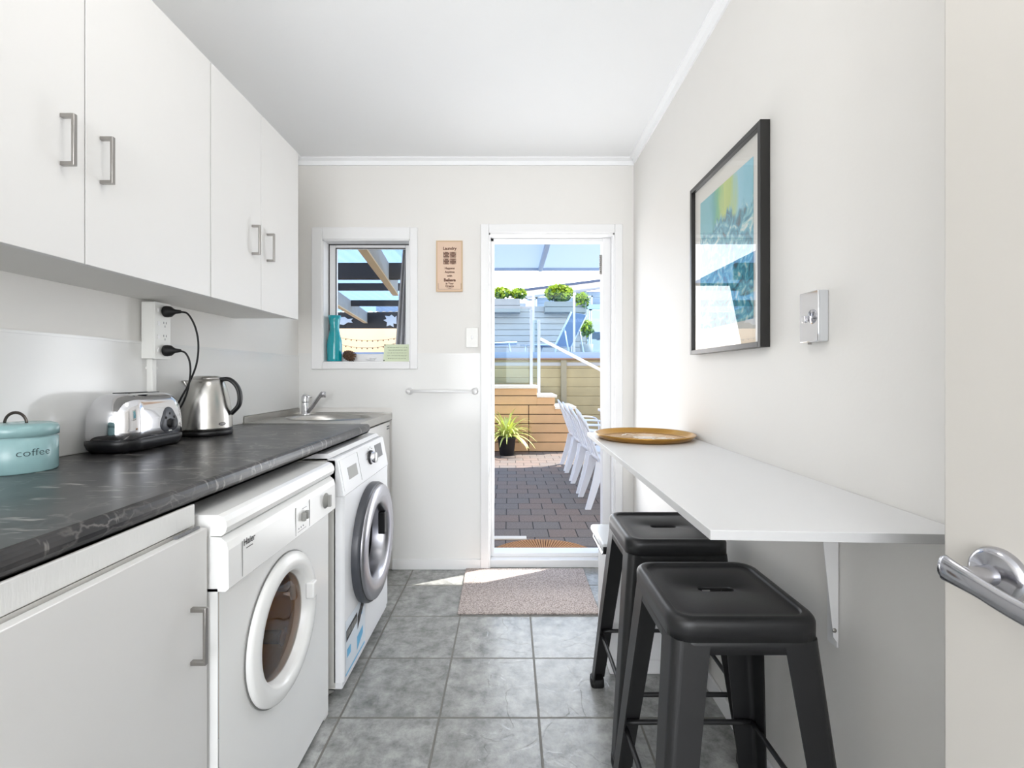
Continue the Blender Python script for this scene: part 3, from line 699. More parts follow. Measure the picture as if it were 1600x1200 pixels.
# top sheet with an oval hole
n = 72; ins, outs = [], []
x0, x1, ya, yb = XL+.006, -.69, 2.184, YB-.005
angs = sorted([2*PI*i/n for i in range(n)]+[math.atan2(y-by, x-bx) % (2*PI) for x in (x0, x1) for y in (ya, yb)])
for a in angs:
    c, s = math.cos(a), math.sin(a); t = 1e9
    if c > 1e-9: t = min(t, (x1-bx)/c)
    if c < -1e-9: t = min(t, (x0-bx)/c)
    if s > 1e-9: t = min(t, (yb-by)/s)
    if s < -1e-9: t = min(t, (ya-by)/s)
    ins.append(bm.verts.new((bx+.215*c, by+.165*s, bz))); outs.append(bm.verts.new((bx+t*c, by+t*s, bz)))
for i in range(len(angs)):
    j = (i+1) % len(angs); bm.faces.new((ins[i], outs[i], outs[j], ins[j]))
box(bm, x1-.002, x1, ya, yb, bz-.034, bz+.002); box(bm, x0, x1, ya-.002, ya, bz-.034, bz)
box(bm, x0, x0+.004, ya+.01, yb, bz, bz+.030); box(bm, x0, x1, yb-.003, yb, bz, bz+.006)
obj('bench_top', bm, M['sinksteel'], sk)
bm = BM(); lathe(bm, [(.224, .001), (.218, .004), (.214, .0), (.205, -.02), (.195, -.10), (.17, -.13), (.04, -.138), (0, -.138)], (bx, by, bz), 'Z', 72, 1, .165/.215)
obj('bowl', bm, M['sinksteel'], sk)
tp = thing('sink_mixer_tap', 'chrome mixer tap with a raised spout at the back of the sink', 'tap', (-1.15, 2.66, bz))
bm = BM(); lathe(bm, [(.026, 0), (.026, .006), (.021, .010), (.0205, .065), (.019, .072), (0, .072)], (-1.15, 2.66, bz), n=28); obj('tap_body', bm, M['chrome'], tp)
bm = BM(); lathe(bm, [(.0205, .073), (.021, .098), (.016, .108), (0, .11)], (-1.15, 2.66, bz), n=28)
sweep(bm, [(-1.165, 2.66, bz+.10), (-1.15, 2.655, bz+.112), (-1.11, 2.64, bz+.098)], [.008, .012, .007], 12, flat=(1.2, .6)); obj('tap_lever', bm, M['chrome'], tp)
bm = BM(); sweep(bm, smoothpath([(-1.138, 2.655, bz+.012), (-1.10, 2.64, bz+.05), (-1.045, 2.61, bz+.112), (-1.03, 2.602, bz+.122)], 5), .0105, 14)
lathe(bm, [(.0135, -.018), (.0135, .012), (.011, .014), (0, .014)], (-1.026, 2.60, bz+.118), n=20, cap0=True); obj('spout', bm, M['dchrome'], tp)

# ============================================================ ITEMS ON THE WORKTOP
# power outlet
po = thing('power_outlet', 'tall white four-gang power outlet on the left splashback', 'outlet', (XL+.005, 1.62, 1.19))
bm = BM(); box(bm, XL+.005, -1.193, 1.585, 1.655, 1.19, 1.381, bev=.002); obj('back_box', bm, M['socket'], po)
bm = BM(); box(bm, -1.193, -1.187, 1.583, 1.657, 1.188, 1.3815, bev=.002); fp = obj('face_plate', bm, M['socket'], po)
for k in range(4):
    zz = 1.219+.0447*k
    bm = BM(); box(bm, -1.187, -1.184, 1.594, 1.602, zz-.006, zz+.008, bev=.001); obj('rocker_switch', bm, M['trim'], fp)
    if k in (1, 2):
        bm = BM()
        box(bm, -1.1872, -1.1866, 1.622, 1.624, zz+.002, zz+.009); box(bm, -1.1872, -1.1866, 1.634, 1.636, zz+.002, zz+.009); box(bm, -1.1872, -1.1866, 1.628, 1.630, zz-.010, zz-.003)
        obj('socket_slots', bm, M['dgrey'], fp)
bm = BM(); box(bm, XL+.005, XL+.026, 1.607, 1.628, .912, 1.192, bev=.003); box(bm, XL+.005, XL+.028, 1.604, 1.631, 1.155, 1.163); obj('conduit', bm, M['socket'], po)
def plug(bm, y, z):
    lathe(bm, [(.0, 0), (.019, 0), (.0195, .006), (.018, .018), (.012, .026), (.008, .034), (.0055, .052), (0, .052)], (-1.1855, y, z), 'X', 24)

# toaster
tl = (-1.152, 1.462, CZ); ta = math.radians(1)
ts = thing('toaster', 'polished chrome toaster with a black base beside the power outlet', 'toaster', tl, ta)
def rrl(hx, hy, r, z, n=96): return [(x, y, z) for x, y in rr(hx, hy, r, n)]
bm = BM(); loft(bm, [rrl(.066, .122, .05, .004), rrl(.072, .130, .055, .012), rrl(.0755, .136, .06, .026), rrl(.0755, .1355, .06, .034), rrl(.074, .134, .058, .036)])
for sx in (-1, 1):
    for sy in (-1, 1): lathe(bm, [(.008, 0), (.008, .006)], (sx*.045, sy*.1, 0), n=12, cap0=True)
obj('base', bm, M['black'], ts, True)
bm = BM()
loft(bm, [rrl(.074, .134, .058, .036), rrl(.0745, .1345, .058, .06), rrl(.074, .133, .058, .09), rrl(.071, .129, .056, .118), rrl(.065, .121, .052, .142), rrl(.055, .109, .045, .158), rrl(.042, .094, .036, .167), rrl(.03, .08, .03, .1705)])
obj('shell', bm, M['chrome'], ts, True)
bm = BM()
for s in (-1, 1): loft(bm, [rrl(.009, .062, .009, .1665, 32), rrl(.010, .064, .010, .1722, 32), rrl(.0075, .06, .0075, .1724, 32)])
for v in bm.verts: pass
bmesh.ops.delete(bm, geom=list(bm.verts), context='VERTS')
for s in (-1, 1):
    loft(bm, [[(x+s*.018, y, z) for x, y, z in rrl(.0085, .064, .008, zz, 32)] for zz in (.165, .1722)])
obj('bread_slot', bm, M['black'], ts, True)
# control panel hugging the front (+x) face near the far end
def tx(z):
    pr = [(.036, .074), (.06, .0745), (.09, .074), (.118, .071), (.142, .065), (.158, .055)]
    for (a, b), (c, d) in zip(pr, pr[1:]):
        if a <= z <= c: return b+(d-b)*(z-a)/(c-a)
    return pr[-1][1]
def ty(y):  # rounding of the corner
    q = max(0, abs(y)-.077); return math.sqrt(max(0, .058**2-q*q))-.058
bm = BM(); yc = .035; out_ = []
for k in range(48):
    a = 2*PI*k/48; r_ = .036*(1+.13*math.cos(3*(a-PI/2)))
    yy, zz = yc+r_*math.cos(a)*1.0, .082+r_*math.sin(a)*1.05; out_.append((yy, zz))
loops = []
for s, dd_ in ((1.0, -.002), (1.0, .002), (.93, .0035), (.6, .004), (.3, .0045)):
    loops.append([(tx(.082+(zz-.082)*s)+ty(yc+(yy-yc)*s)+dd_, yc+(yy-yc)*s, .082+(zz-.082)*s) for yy, zz in out_])
loft(bm, loops); cpn = obj('control_panel', bm, M['dgrey'], ts, True)
bm = BM(); knob(bm, tx(.075)+.004, yc, .073, .0125, .013); obj('dial', bm, M['black'], cpn, True)
for yy, zz in ((yc-.019, .092), (yc, .104), (yc+.018, .092)):
    bm = BM(); lathe(bm, [(.0045, 0), (.004, .002), (0, .0025)], (tx(zz)+.003+ty(yy), yy, zz), 'X', 14); obj('button', bm, M['black'], cpn, True)
bm = BM(); box(bm, tx(.052)+.0035, tx(.052)+.0042, yc-.008, yc+.006, .0495, .0525); obj('badge', bm, M['socket'], cpn, True)
tob = ts
# cord (built in world space, so undo the toaster's rotation)
def worldpart(name, bm, m, parent):
    mw = Matrix.Translation(parent.location) @ Matrix.Rotation(parent.rotation_euler.z, 4, 'Z')
    bmesh.ops.transform(bm, matrix=mw.inverted(), verts=bm.verts); return obj(name, bm, m, parent, True)
bm = BM(); plug(bm, 1.629, 1.219)
sweep(bm, smoothpath([(-1.136, 1.629, 1.219), (-1.118, 1.632, 1.210), (-1.106, 1.635, 1.18), (-1.108, 1.64, 1.13), (-1.13, 1.65, 1.06), (-1.165, 1.655, 1.0), (-1.19, 1.64, .94), (-1.19, 1.615, .918), (-1.17, 1.59, .922)], 6), .0032, 8)
worldpart('power_cord', bm, M['rubber'], ts)

# kettle
kx, ky = -1.146, 1.79
kt = thing('kettle', 'brushed steel jug kettle with a black handle beyond the toaster', 'kettle', (kx, ky, CZ))
bm = BM(); lathe(bm, [(0, 0), (.080, 0), (.086, .004), (.086, .016), (.083, .020), (.060, .021)], (kx, ky, CZ), n=64); obj('power_base', bm, M['black'], kt)
bm = BM(); lathe(bm, [(.06, .021), (.0855, .022), (.0855, .030), (.0845, .036), (.0835, .06), (.080, .10), (.074, .14), (.066, .175), (.059, .197), (.054, .207), (.046, .213), (.030, .2155)], (kx, ky, CZ), n=72)
kb = obj('jug', bm, M['steel'], kt)
bm = BM(); lathe(bm, [(.050, .2105), (.048, .217), (.036, .2215), (0, .223)], (kx, ky, CZ), n=48); obj('lid', bm, M['steel'], kt)
bm = BM(); sp_l = []
for r_, z_, wv in ((.060, .150, .004), (.066, .168, .012), (.074, .186, .018), (.084, .200, .021), (.086, .204, .021)):
    pts_ = []
    for k in range(9):
        a = PI*(k/8-.5); pts_.append((kx-(r_*(.5+.5*math.cos(a))+.035*(1-math.cos(a))*.6), ky-.01+wv*math.sin(a), CZ+z_))
    sp_l.append(pts_)
loft(bm, sp_l, cap0=False, cap1=False, close=False)
ko = obj('spout', bm, M['steel'], kt); sm = ko.modifiers.new('thick', 'SOLIDIFY'); sm.thickness = .0015
bm = BM(); hp = smoothpath([(kx+.046, ky+.01, CZ+.209), (kx+.075, ky+.016, CZ+.208), (kx+.100, ky+.02, CZ+.185), (kx+.112, ky+.022, CZ+.150), (kx+.108, ky+.022, CZ+.11), (kx+.082, ky+.018, CZ+.078)], 6)
sweep(bm, hp, .0105, 14, flat=(1.35, .8)); obj('handle', bm, M['black'], kt)
bm = BM(); R = .0850
def oncyl(u, v, cxx, cyy, R, a0, zc):
    a = a0+u/R; return (cxx+R*math.cos(a), cyy+R*math.sin(a), zc+v)
av = math.atan2(-ky, -kx) # direction toward the camera
al = av+.62
def ring2(bm, ro, ri, asp, fn, mi=0, n=32):
    a_ = [bm.verts.new(fn(ro*math.cos(2*PI*k/n)*asp, ro*math.sin(2*PI*k/n))) for k in range(n)]
    if ri:
        b_ = [bm.verts.new(fn(ri*math.cos(2*PI*k/n)*asp, ri*math.sin(2*PI*k/n))) for k in range(n)]
        for k in range(n): bm.faces.new((a_[k], a_[(k+1) % n], b_[(k+1) % n], b_[k])).material_index = mi
    else: bm.faces.new(a_).material_index = mi
ring2(bm, .0062, 0, 2.2, lambda u, v: oncyl(u, v, kx, ky, R+.0004, al, CZ+.044))
for k, q in enumerate((-.0075, 0, .0075)):
    ring2(bm, .0038, .0024, .85, lambda u, v, q=q: oncyl(u+q, v, kx, ky, R+.0008, al, CZ+.044), 1, 14)
obj('badge', bm, [M['inkb'], M['chrome']], kb)
bm = BM(); plug(bm, 1.629, 1.353)
sweep(bm, smoothpath([(-1.136, 1.629, 1.353), (-1.11, 1.632, 1.345), (-1.09, 1.64, 1.30), (-1.086, 1.65, 1.24), (-1.10, 1.66, 1.17), (-1.135, 1.67, 1.10), (-1.175, 1.675, 1.03), (-1.20, 1.68, .96), (-1.205, 1.70, .917), (-1.19, 1.73, .914), (-1.175, 1.745, .916)], 6), .0032, 8)
obj('power_cord', bm, M['rubber'], kt)

# coffee tin
tx0, ty0 = -1.160, 1.115; R = .071
tn = thing('coffee_canister', 'duck-egg blue enamel canister with a metal loop handle on the lid, marked coffee', 'canister', (tx0, ty0, CZ))
bm = BM(); lathe(bm, [(0, 0), (R-.002, 0), (R, .003), (R, .078), (R-.003, .080), (R-.003, .084)], (tx0, ty0, CZ), n=72); bd = obj('tin', bm, M['teal'], tn)
bm = BM(); lathe(bm, [(R-.001, .083), (R+.0015, .084), (R+.0015, .102), (R-.002, .108), (R-.012, .112), (0, .113)], (tx0, ty0, CZ), n=72); ld = obj('lid', bm, M['teal'], tn)
bm = BM(); sweep(bm, [(tx0+.026*math.cos(PI*k/14), ty0-.004, CZ+.111+.026*math.sin(PI*k/14)) for k in range(15)], .0036, 10, flat=(1, .5))
obj('lid_handle', bm, M['darkm'], ld)
bm = BM(); a0 = math.atan2(-ty0, -tx0)+.40
textbm(bm, 'coffee', .0235, lambda u, v: oncyl(u*1.12, v, tx0, ty0, R+.0006, a0, CZ+.047), bold=-.00025)
obj('lettering', bm, M['ink'], bd)

# ============================================================ WINDOW SILL ITEMS
vx, vy, vz = -1.04, 2.806, WZ0+.0042
bm = BM(); lathe(bm, [(0, 0), (.040, 0), (.043, .004), (.042, .02), (.043, .10), (.041, .125), (.032, .160), (.0275, .185), (.027, .21), (.031, .245), (.038, .272), (.0365, .272), (.029, .243), (.0245, .21), (.025, .185), (.030, .158), (.0385, .122), (.040, .02), (0, .012)], (vx, vy, vz), n=48)
tag(obj('vase', bm, M['vase'], origin=(vx, vy, vz)), 'turquoise glass carafe vase on the window sill', 'vase')
bm = BM(); cxn, cyn = -.955, 2.806
loops = []
for k in range(9):
    a = PI*k/8; loops.append((.030*math.sin(a)*(1.0+.1*math.cos(a))+.0005, -.034*math.cos(a)))
for i in range(7):
    for j in range(9):
        a = 2*PI*(j+.5*(i % 2))/9; h = -.028+i*.0085; r_ = .026*math.sqrt(max(.08, 1-(h/.036)**2))
        p = Vector((h, r_*math.cos(a), r_*math.sin(a)))
        tip = p*1.28+Vector((.006, 0, 0)); s = Vector((0, -math.sin(a), math.cos(a)))*.008
        q = [p-s+Vector((-.004, 0, 0)), p+s+Vector((-.004, 0, 0)), tip+s*.7, tip-s*.7]
        q2 = [v*.88 for v in q]
        vs = [bm.verts.new(v) for v in q+q2]
        for ii in ((0, 1, 2, 3), (7, 6, 5, 4), (0, 4, 5, 1), (1, 5, 6, 2), (2, 6, 7, 3), (3, 7, 4, 0)): bm.faces.new([vs[t] for t in ii])
lathe(bm, [(0, -.03), (.018, -.02), (.022, 0), (.016, .02), (0, .03)], (0, 0, 0), 'X', 16)
bmesh.ops.rotate(bm, verts=bm.verts, matrix=Matrix.Rotation(.35, 3, 'Y') @ Matrix.Rotation(.5, 3, 'Z'))
zmin = min(v.co.z for v in bm.verts); bmesh.ops.translate(bm, verts=bm.verts, vec=(cxn, cyn, WZ0+.0042-zmin))
tag(obj('pine_cone', bm, M['cone'], origin=(cxn, cyn, WZ0)), 'small brown pine cone beside the turquoise vase on the window sill', 'pine cone')
cd = thing('note_card', 'pale green handwritten card propped in the window corner', 'card', (-.667, 2.80, WZ0+.004))
def cpt(u, v, d=0): return (-.667+u, 2.782+v*.22-d, WZ0+.0045+v)
bm = BM()
vs = [bm.verts.new(cpt(u, v, d)) for d in (0, -.0015) for u, v in ((-.078, 0), (.078, 0.0), (.078, .102), (-.078, .102))]
for i in ((0, 1, 2, 3), (7, 6, 5, 4), (0, 4, 5, 1), (1, 5, 6, 2), (2, 6, 7, 3), (3, 7, 4, 0)): bm.faces.new([vs[t] for t in i])
cb = obj('paper', bm, M['card'], cd)
bm = BM(); random.seed(3)
for r_ in range(5):
    vv = .084-.0165*r_; u = -.062+random.random()*.012; end = .062-random.random()*.02
    while u < end:
        wl = .006+random.random()*.014
        pts_ = [cpt(u+wl*k/8, vv+.0025*math.sin(k*2.2+u*90), .0006) for k in range(9)]
        sweep(bm, pts_, .0007, 5); u += wl+.004
obj('handwriting', bm, M['pen'], cb)
for u, v in ((-.074, .098), (.074, .098), (-.074, .006)):
    bm = BM(); lathe(bm, [(.004, 0), (.003, -.003), (0, -.003)], cpt(u, v, .0005), 'Y', 10); obj('tack', bm, M['inkb'], cb)

# ============================================================ BACK WALL ITEMS
sg = thing('wall_sign', 'small wooden plaque with brown burnt lettering hanging between window and door', 'sign', (-.353, YB, 1.62))
bm = BM(); box(bm, -.431, -.277, YB-.012, YB-.001, 1.621, 1.918, bev=.002); bd = obj('board', bm, M['signwood'], sg)
bm = BM()
for a in ((-.431, -.423, 1.621, 1.918), (-.285, -.277, 1.621, 1.918), (-.423, -.285, 1.621, 1.628), (-.423, -.285, 1.911, 1.918)): box(bm, a[0], a[1], YB-.0145, YB-.0115, a[2], a[3])
obj('border', bm, M['signedge'], bd)
bm = BM(); Yt = YB-.0126
def st_(s, size, z, b=.0006): textbm(bm, s, size, lambda u, v: (-.352+u, Yt, z+v), bold=b)
st_('Laundry', .024, 1.872, .0009); st_('Happens', .0165, 1.757); st_('Anytime', .0165, 1.735); st_('with', .0165, 1.713)
st_('Believe', .024, 1.688, .0009); st_('in Your', .015, 1.668); st_('Dreams', .015, 1.653)
for zz, a in ((1.642, .018), (1.6385, .008)): box(bm, -.352-a, -.352+a, Yt-.0003, Yt, zz, zz+.0015)
obj('lettering', bm, M['brown'], bd)
bm = BM()
for ix in (0, 1):
    for iz in (0, 1):
        x0 = -.388+ix*.0385; z0 = 1.781+iz*.0385
        for k in range(7):
            ww = .032-((k*7+ix*3+iz*5) % 4)*.004
            box(bm, x0+(.034-ww)/2, x0+(.034-ww)/2+ww, Yt-.0004, Yt, z0+.0048*k, z0+.0048*k+.0036)
        box(bm, x0, x0+.003, Yt-.0004, Yt, z0, z0+.033); box(bm, x0+.031, x0+.034, Yt-.0004, Yt, z0, z0+.033)
obj('emblem', bm, M['brown'], bd)
bm = BM()
for s in (-1, 1): box(bm, -.352+s*.066-.0008, -.352+s*.066+.0008, Yt-.0003, Yt, 1.634, 1.67)
box(bm, -.418, -.286, Yt-.0003, Yt, 1.634, 1.6353); obj('border_line', bm, M['brown'], bd)

ls = thing('light_switch', 'white light switch plate left of the doorway', 'switch', (-.223, YB, 1.354))
bm = BM(); box(bm, -.258, -.186, YB-.009, YB-.0005, 1.296, 1.412, bev=.003); obj('plate', bm, M['socket'], ls)
bm = BM(); box(bm, -.228, -.216, YB-.013, YB-.008, 1.343, 1.364, bev=.002); obj('rocker', bm, M['trim'], ls)
tr = thing('towel_rail', 'white towel rail on the end wall beneath the light switch', 'towel rail', (-.39, YB, 1.04))
bm = BM(); sweep(bm, [(-.585, YB-.055, 1.043), (-.205, YB-.055, 1.040)], .0075, 16); obj('bar', bm, M['trim'], tr)
for xx in (-.585, -.205):
    bm = BM(); lathe(bm, [(.020, 0), (.020, -.006), (.010, -.012), (.010, -.045)], (xx, YB-.0042, 1.041), 'Y', 24)
    lathe(bm, [(0, -.018), (.010, -.014), (.0145, 0), (.010, .014), (0, .018)], (xx, YB-.055, 1.041), 'Y', 24); obj('bracket', bm, M['trim'], tr)

# rug
bm = BM()
poly = [(-.249, 2.24), (.425, 2.24), (.425, 2.757), (-.257, 2.757)]
prism(bm, poly, 'Z', .001, .011, bev=.003)
tag(obj('door_rug', bm, M['rug'], origin=(.08, 2.5, 0)), 'beige flat-weave rug on the tiles in front of the open door', 'rug')

# ============================================================ RIGHT WALL
pf = thing('framed_picture', 'black framed abstract print in blue and green on the right wall', 'picture', (XR, 1.572, 1.213))
fx, ya, yb, za, zb = XR-.0285, 1.3145, 1.83, 1.213, 1.846; fw = .016
def frame(name, m, x0, x1, ya, yb, za, zb, fw, parent):
    bm = BM()
    for a in ((ya, ya+fw, za, zb), (yb-fw, yb, za, zb), (ya+fw, yb-fw, za, za+fw), (ya+fw, yb-fw, zb-fw, zb)): box(bm, x0, x1, a[0], a[1], a[2], a[3], bev=.001)
    return obj(name, bm, m, parent)
frame('frame', M['bframe'], fx, XR-.001, ya, yb, za, zb, fw, pf)
bm = BM(); box(bm, XR-.014, XR-.002, ya+fw, yb-fw, za+fw, zb-fw); mt = obj('mount', bm, M['mount'], pf)
bm = BM(); ay0, ay1, az0, az1 = 1.378, 1.762, 1.30, 1.772
f = bm.faces.new([bm.verts.new((0, y, z)) for y, z in ((-.192, -.236), (.192, -.236), (.192, .236), (-.192, .236))])
ar = obj('print', bm, M['art'], mt, True); ar.location = Vector((XR-.0148, (ay0+ay1)/2, (az0+az1)/2))-wloc(mt)
bm = BM(); bm.faces.new([bm.verts.new((XR-.020, y, z)) for y, z in ((ya+fw, za+fw), (yb-fw, za+fw), (yb-fw, zb-fw), (ya+fw, zb-fw))]); obj('glass', bm, M['picglass'], pf)

wsw = thing('wall_socket', 'mirror chrome wall socket on the right wall beside the picture', 'socket', (XR, 1.108, 1.27))
bm = BM(); box(bm, XR-.021, XR-.0005, 1.074, 1.142, 1.212, 1.329, bev=.002); obj('mounting_block', bm, M['lid'], wsw)
bm = BM(); box(bm, XR-.025, XR-.0205, 1.0735, 1.1425, 1.2115, 1.3295, bev=.002); fp = obj('face_plate', bm, M['chrome'], wsw)
bm = BM(); box(bm, XR-.029, XR-.025, 1.117, 1.129, 1.258, 1.275, bev=.002); obj('rocker_switch', bm, M['chrome'], fp)
bm = BM()
lathe(bm, [(.017, -.0252), (.0165, -.0262), (0, -.0262)], (XR, 1.094, 1.270), 'X', 24)
obj('socket_outlet', bm, M['dchrome'], fp)
bm = BM()
for yy, zz in ((1.089, 1.276), (1.099, 1.276), (1.094, 1.262)): box(bm, XR-.0268, XR-.0261, yy-.001, yy+.001, zz-.004, zz+.004)
obj('socket_slots', bm, M['dgrey'], fp)
bm = BM(); lathe(bm, [(.004, 0), (.004, -.005), (0, -.005)], (XR-.012, 1.125, 1.2125), n=12); obj('screw', bm, M['steel_h'], wsw)

bar = thing('breakfast_bar', 'long narrow white breakfast bar shelf fixed to the right wall', 'counter', (XR, 1.4, .871))
bm = BM(); poly = [(.320, .757), (XR-.001, .735), (XR-.001, 2.05), (.333, 2.05)]
prism(bm, poly, 'Z', .871, .887, bev=.0012)
for f in bm.faces:
    c = f.calc_center_median()
    if abs(f.normal.z) < .5: f.material_index = 1
obj('shelf', bm, [M['counter_w'], M['counter_e']], bar)
for yy in (1.057, 1.80):
    bm = BM()
    box(bm, XR-.005, XR-.001, yy-.016, yy+.016, .535, .870, bev=.001)       # wall leg
    box(bm, XR-.20, XR-.001, yy-.016, yy+.016, .866, .8705, bev=.001)        # arm
    poly = [(XR-.003, .545), (XR-.014, .56), (XR-.046, .866), (XR-.003, .868)]
    prism(bm, poly, 'Y', yy-.0185, yy-.0165)
    br = obj('bracket', bm, M['trim'], bar)
    bm = BM(); lathe(bm, [(.005, 0), (.004, -.002), (0, -.002)], (XR-.012, yy-.019, .575), 'Y', 14)
    obj('screw', bm, M['steel_h'], br)

# tray
tx1, ty1, tz1 = .525, 1.855, .8871
bm = BM(); lathe(bm, [(0, .003), (.160, .003), (.172, .006), (.185, .020), (.190, .022), (.192, .020), (.188, .016), (.174, .001), (.160, 0), (0, 0)], (tx1, ty1, tz1), n=96)
tr_ = thing('round_tray', 'round gold tray with a raised rim on the far end of the breakfast bar', 'tray', (tx1, ty1, tz1))
obj('dish', bm, M['gold'], tr_)
bm = BM(); random.seed(5)
for k in range(26):
    a = random.random()*2*PI; r0 = random.random()*.115
    px, py = tx1+r0*math.cos(a), ty1+r0*math.sin(a); L_ = .015+random.random()*.03; b = random.random()*PI
    q = [(px+L_*math.cos(b), py+L_*math.sin(b)), (px-.5*L_*math.sin(b)*.5, py+.5*L_*math.cos(b)*.5), (px-L_*math.cos(b), py-L_*math.sin(b)), (px+.5*L_*math.sin(b)*.5, py-.5*L_*math.cos(b)*.5)]
    prism(bm, q, 'Z', tz1+.003, tz1+.0034+k*.00001)
obj('leaf_pattern', bm, M['mount'], tr_)

# ============================================================ STOOLS
SH = .645
def make_stool(label):
    t = thing('bar_stool', label, 'stool', (0, 0, 0), 0, 'black metal stools at the breakfast bar')
    bm = BM(); n = 120; H = .152
    L = lambda hx, r, z: [(x, y, z) for x, y in rr(hx, hx, r, n)]
    loops = [L(H-.003, .040, SH-.046), L(H+.001, .042, SH-.046), L(H+.001, .042, SH-.014), L(H-.001, .042, SH-.007), L(H-.005, .041, SH-.002), L(H-.010, .038, SH), L(H-.019, .032, SH), L(H-.0205, .031, SH-.001), L(H-.0215, .030, SH-.0045), L(H-.024, .029, SH-.006), L(H-.04, .022, SH-.006)]
    slot = lambda hx, hy, z: [(x, y, z) for x, y in rr(hx, hy, hy, n)]
    loops += [slot(.044, .0145, SH-.006), slot(.041, .0115, SH-.008), slot(.041, .0115, SH-.014)]
    loft(bm, loops, False, False)
    s = obj('seat', bm, M['stool'], t, True)
    md = s.modifiers.new('thick', 'SOLIDIFY'); md.thickness = .0015; md.offset = -1
    # apron under the seat
    bm = BM(); loft(bm, [L(H-.006, .038, SH-.072), L(H-.002, .040, SH-.072), L(H-.003, .040, SH-.040), L(H-.007, .038, SH-.040)], False, False); obj('apron', bm, M['stool'], t, True)
    z1, zb = SH-.045, .018
    for sx in (-1, 1):
        for sy in (-1, 1):
            bm = BM(); loops = []
            for k in range(11):
                f = k/10; z = z1+(zb-z1)*f
                o = .1485+(.203-.1485)*f; wd = .074-.024*f; th = .004; r_ = .020-.006*f
                arc = [(o-r_+r_*math.cos(a), o-r_+r_*math.sin(a)) for a in [PI/2*j/8 for j in range(9)]]
                outer = [(o, o-wd)]+arc+[(o-wd, o)]
                ri = r_-th
                arci = [(o-r_+ri*math.cos(a), o-r_+ri*math.sin(a)) for a in [PI/2*j/8 for j in range(9)]]
                inner = [(o-wd, o-th)]+list(reversed(arci))+[(o-th, o-wd)]
                loops.append([(sx*x, sy*y, z) for x, y in outer+inner])
            loft(bm, loops, smooth=False); lg = obj('leg', bm, M['stool'], t, True)
            bm = BM(); o = .2035
            loft(bm, [[(sx*(o-.020)+x, sy*(o-.020)+y, z) for x, y in rr(h, h, .010, 24)] for h, z in ((.022, 0), (.024, .004), (.0235, .028), (.021, .030))]); obj('rubber_foot', bm, M['rubber'], lg, True)
    q = .148+.055*(z1-.2)/(z1-zb)
    for i in range(4):
        a = PI/2*i; c, s_ = round(math.cos(a)), round(math.sin(a))
        P = lambda u, v, z: (c*u-s_*v, s_*u+c*v, z)
        bm = BM(); ps = [P(-q+.01, -q+.012, .2), P(-q+.05, -q+.014, .203), P(0, -q+.014, .204), P(q-.05, -q+.014, .203), P(q-.01, -q+.012, .2)]
        sweep(bm, ps, .0065, 12); obj('stretcher', bm, M['stool'], t, True)
    bm = BM()
    for s_ in (-1, 1):
        sweep(bm, [(-.138, -.138*s_, SH-.085), (0, 0, SH-.062+.006*s_), (.138, .138*s_, SH-.085)], .007, 8, flat=(1.4, .5))
    obj('cross_brace', bm, M['stool'], t, True)
    return t
def copy_tree(o, parent=None):
    c = o.copy(); C.objects.link(c); c.parent = parent
    for ch in list(o.children): copy_tree(ch, c)
    return c
s1 = make_stool('nearer black metal stool with slotted square seat, at the near end of the breakfast bar')
s1.location = (.478, 1.10, 0)
s2 = copy_tree(s1); s2['label'] = 'farther black metal stool partly under the breakfast bar, next to the white bin'
s2.location = (.502, 1.553, 0)

# lidded white bin behind the far stool
bn = thing('lidded_bin', 'white lidded bin with a pale grey lid standing behind the farther stool', 'bin', (.53, 1.92, 0))
bm = BM(); box(bm, .372, .70, 1.79, 2.01, .05, .47, bev=.012, seg=3); box(bm, .378, .694, 1.795, 2.005, 0, .06, bev=.004); obj('body', bm, M['bin'], bn)
bm = BM(); box(bm, .342, .706, 1.772, 2.025, .472, .50, bev=.012, seg=4); obj('lid', bm, M['lid'], bn)
bm = BM(); box(bm, .348, .40, 1.768, 1.774, .465, .492, bev=.002); obj('latch', bm, M['black'], bn)
bm = BM(); sweep(bm, [(.358, 1.785, .47), (.352, 1.80, .455), (.352, 1.99, .455), (.358, 2.01, .47)], .004, 10); obj('trim_wire', bm, M['chrome'], bn)

# ceiling lamp (above the frame)
cl = thing('ceiling_light', 'round white ceiling light above the worktop aisle', 'ceiling light', (-.30, .95, ZC))
bm = BM(); lathe(bm, [(.17, -.001), (.17, -.02), (.16, -.022)], (-.30, .95, ZC), n=48); obj('rim', bm, M['trim'], cl)
bm = BM(); lathe(bm, [(.16, -.02), (.15, -.045), (.11, -.07), (.05, -.082), (0, -.084)], (-.30, .95, ZC), n=48); obj('diffuser', bm, M['lamp'], cl)
pl = bpy.data.lights.new('ceiling_lamp', 'POINT'); pl.energy = LAMP_POWER; pl.shadow_soft_size = .16; pl.color = (1, .97, .93)
plo = bpy.data.objects.new('ceiling_lamp', pl); C.objects.link(plo); plo.location = (-.30, .95, ZC-.26)

# ============================================================ OUTSIDE
G = -.065
bm = BM(); box(bm, -8, 6, 2.88, 8.45, G-.06, G); struct('ground', bm, M['paver'], label='grey concrete paver patio')
bm = BM(); box(bm, -9, 9, 8.4, 60, 1.30, 1.36); o_ = struct('ground', bm, M['palefence'], label='raised deck level beyond the retaining wall')
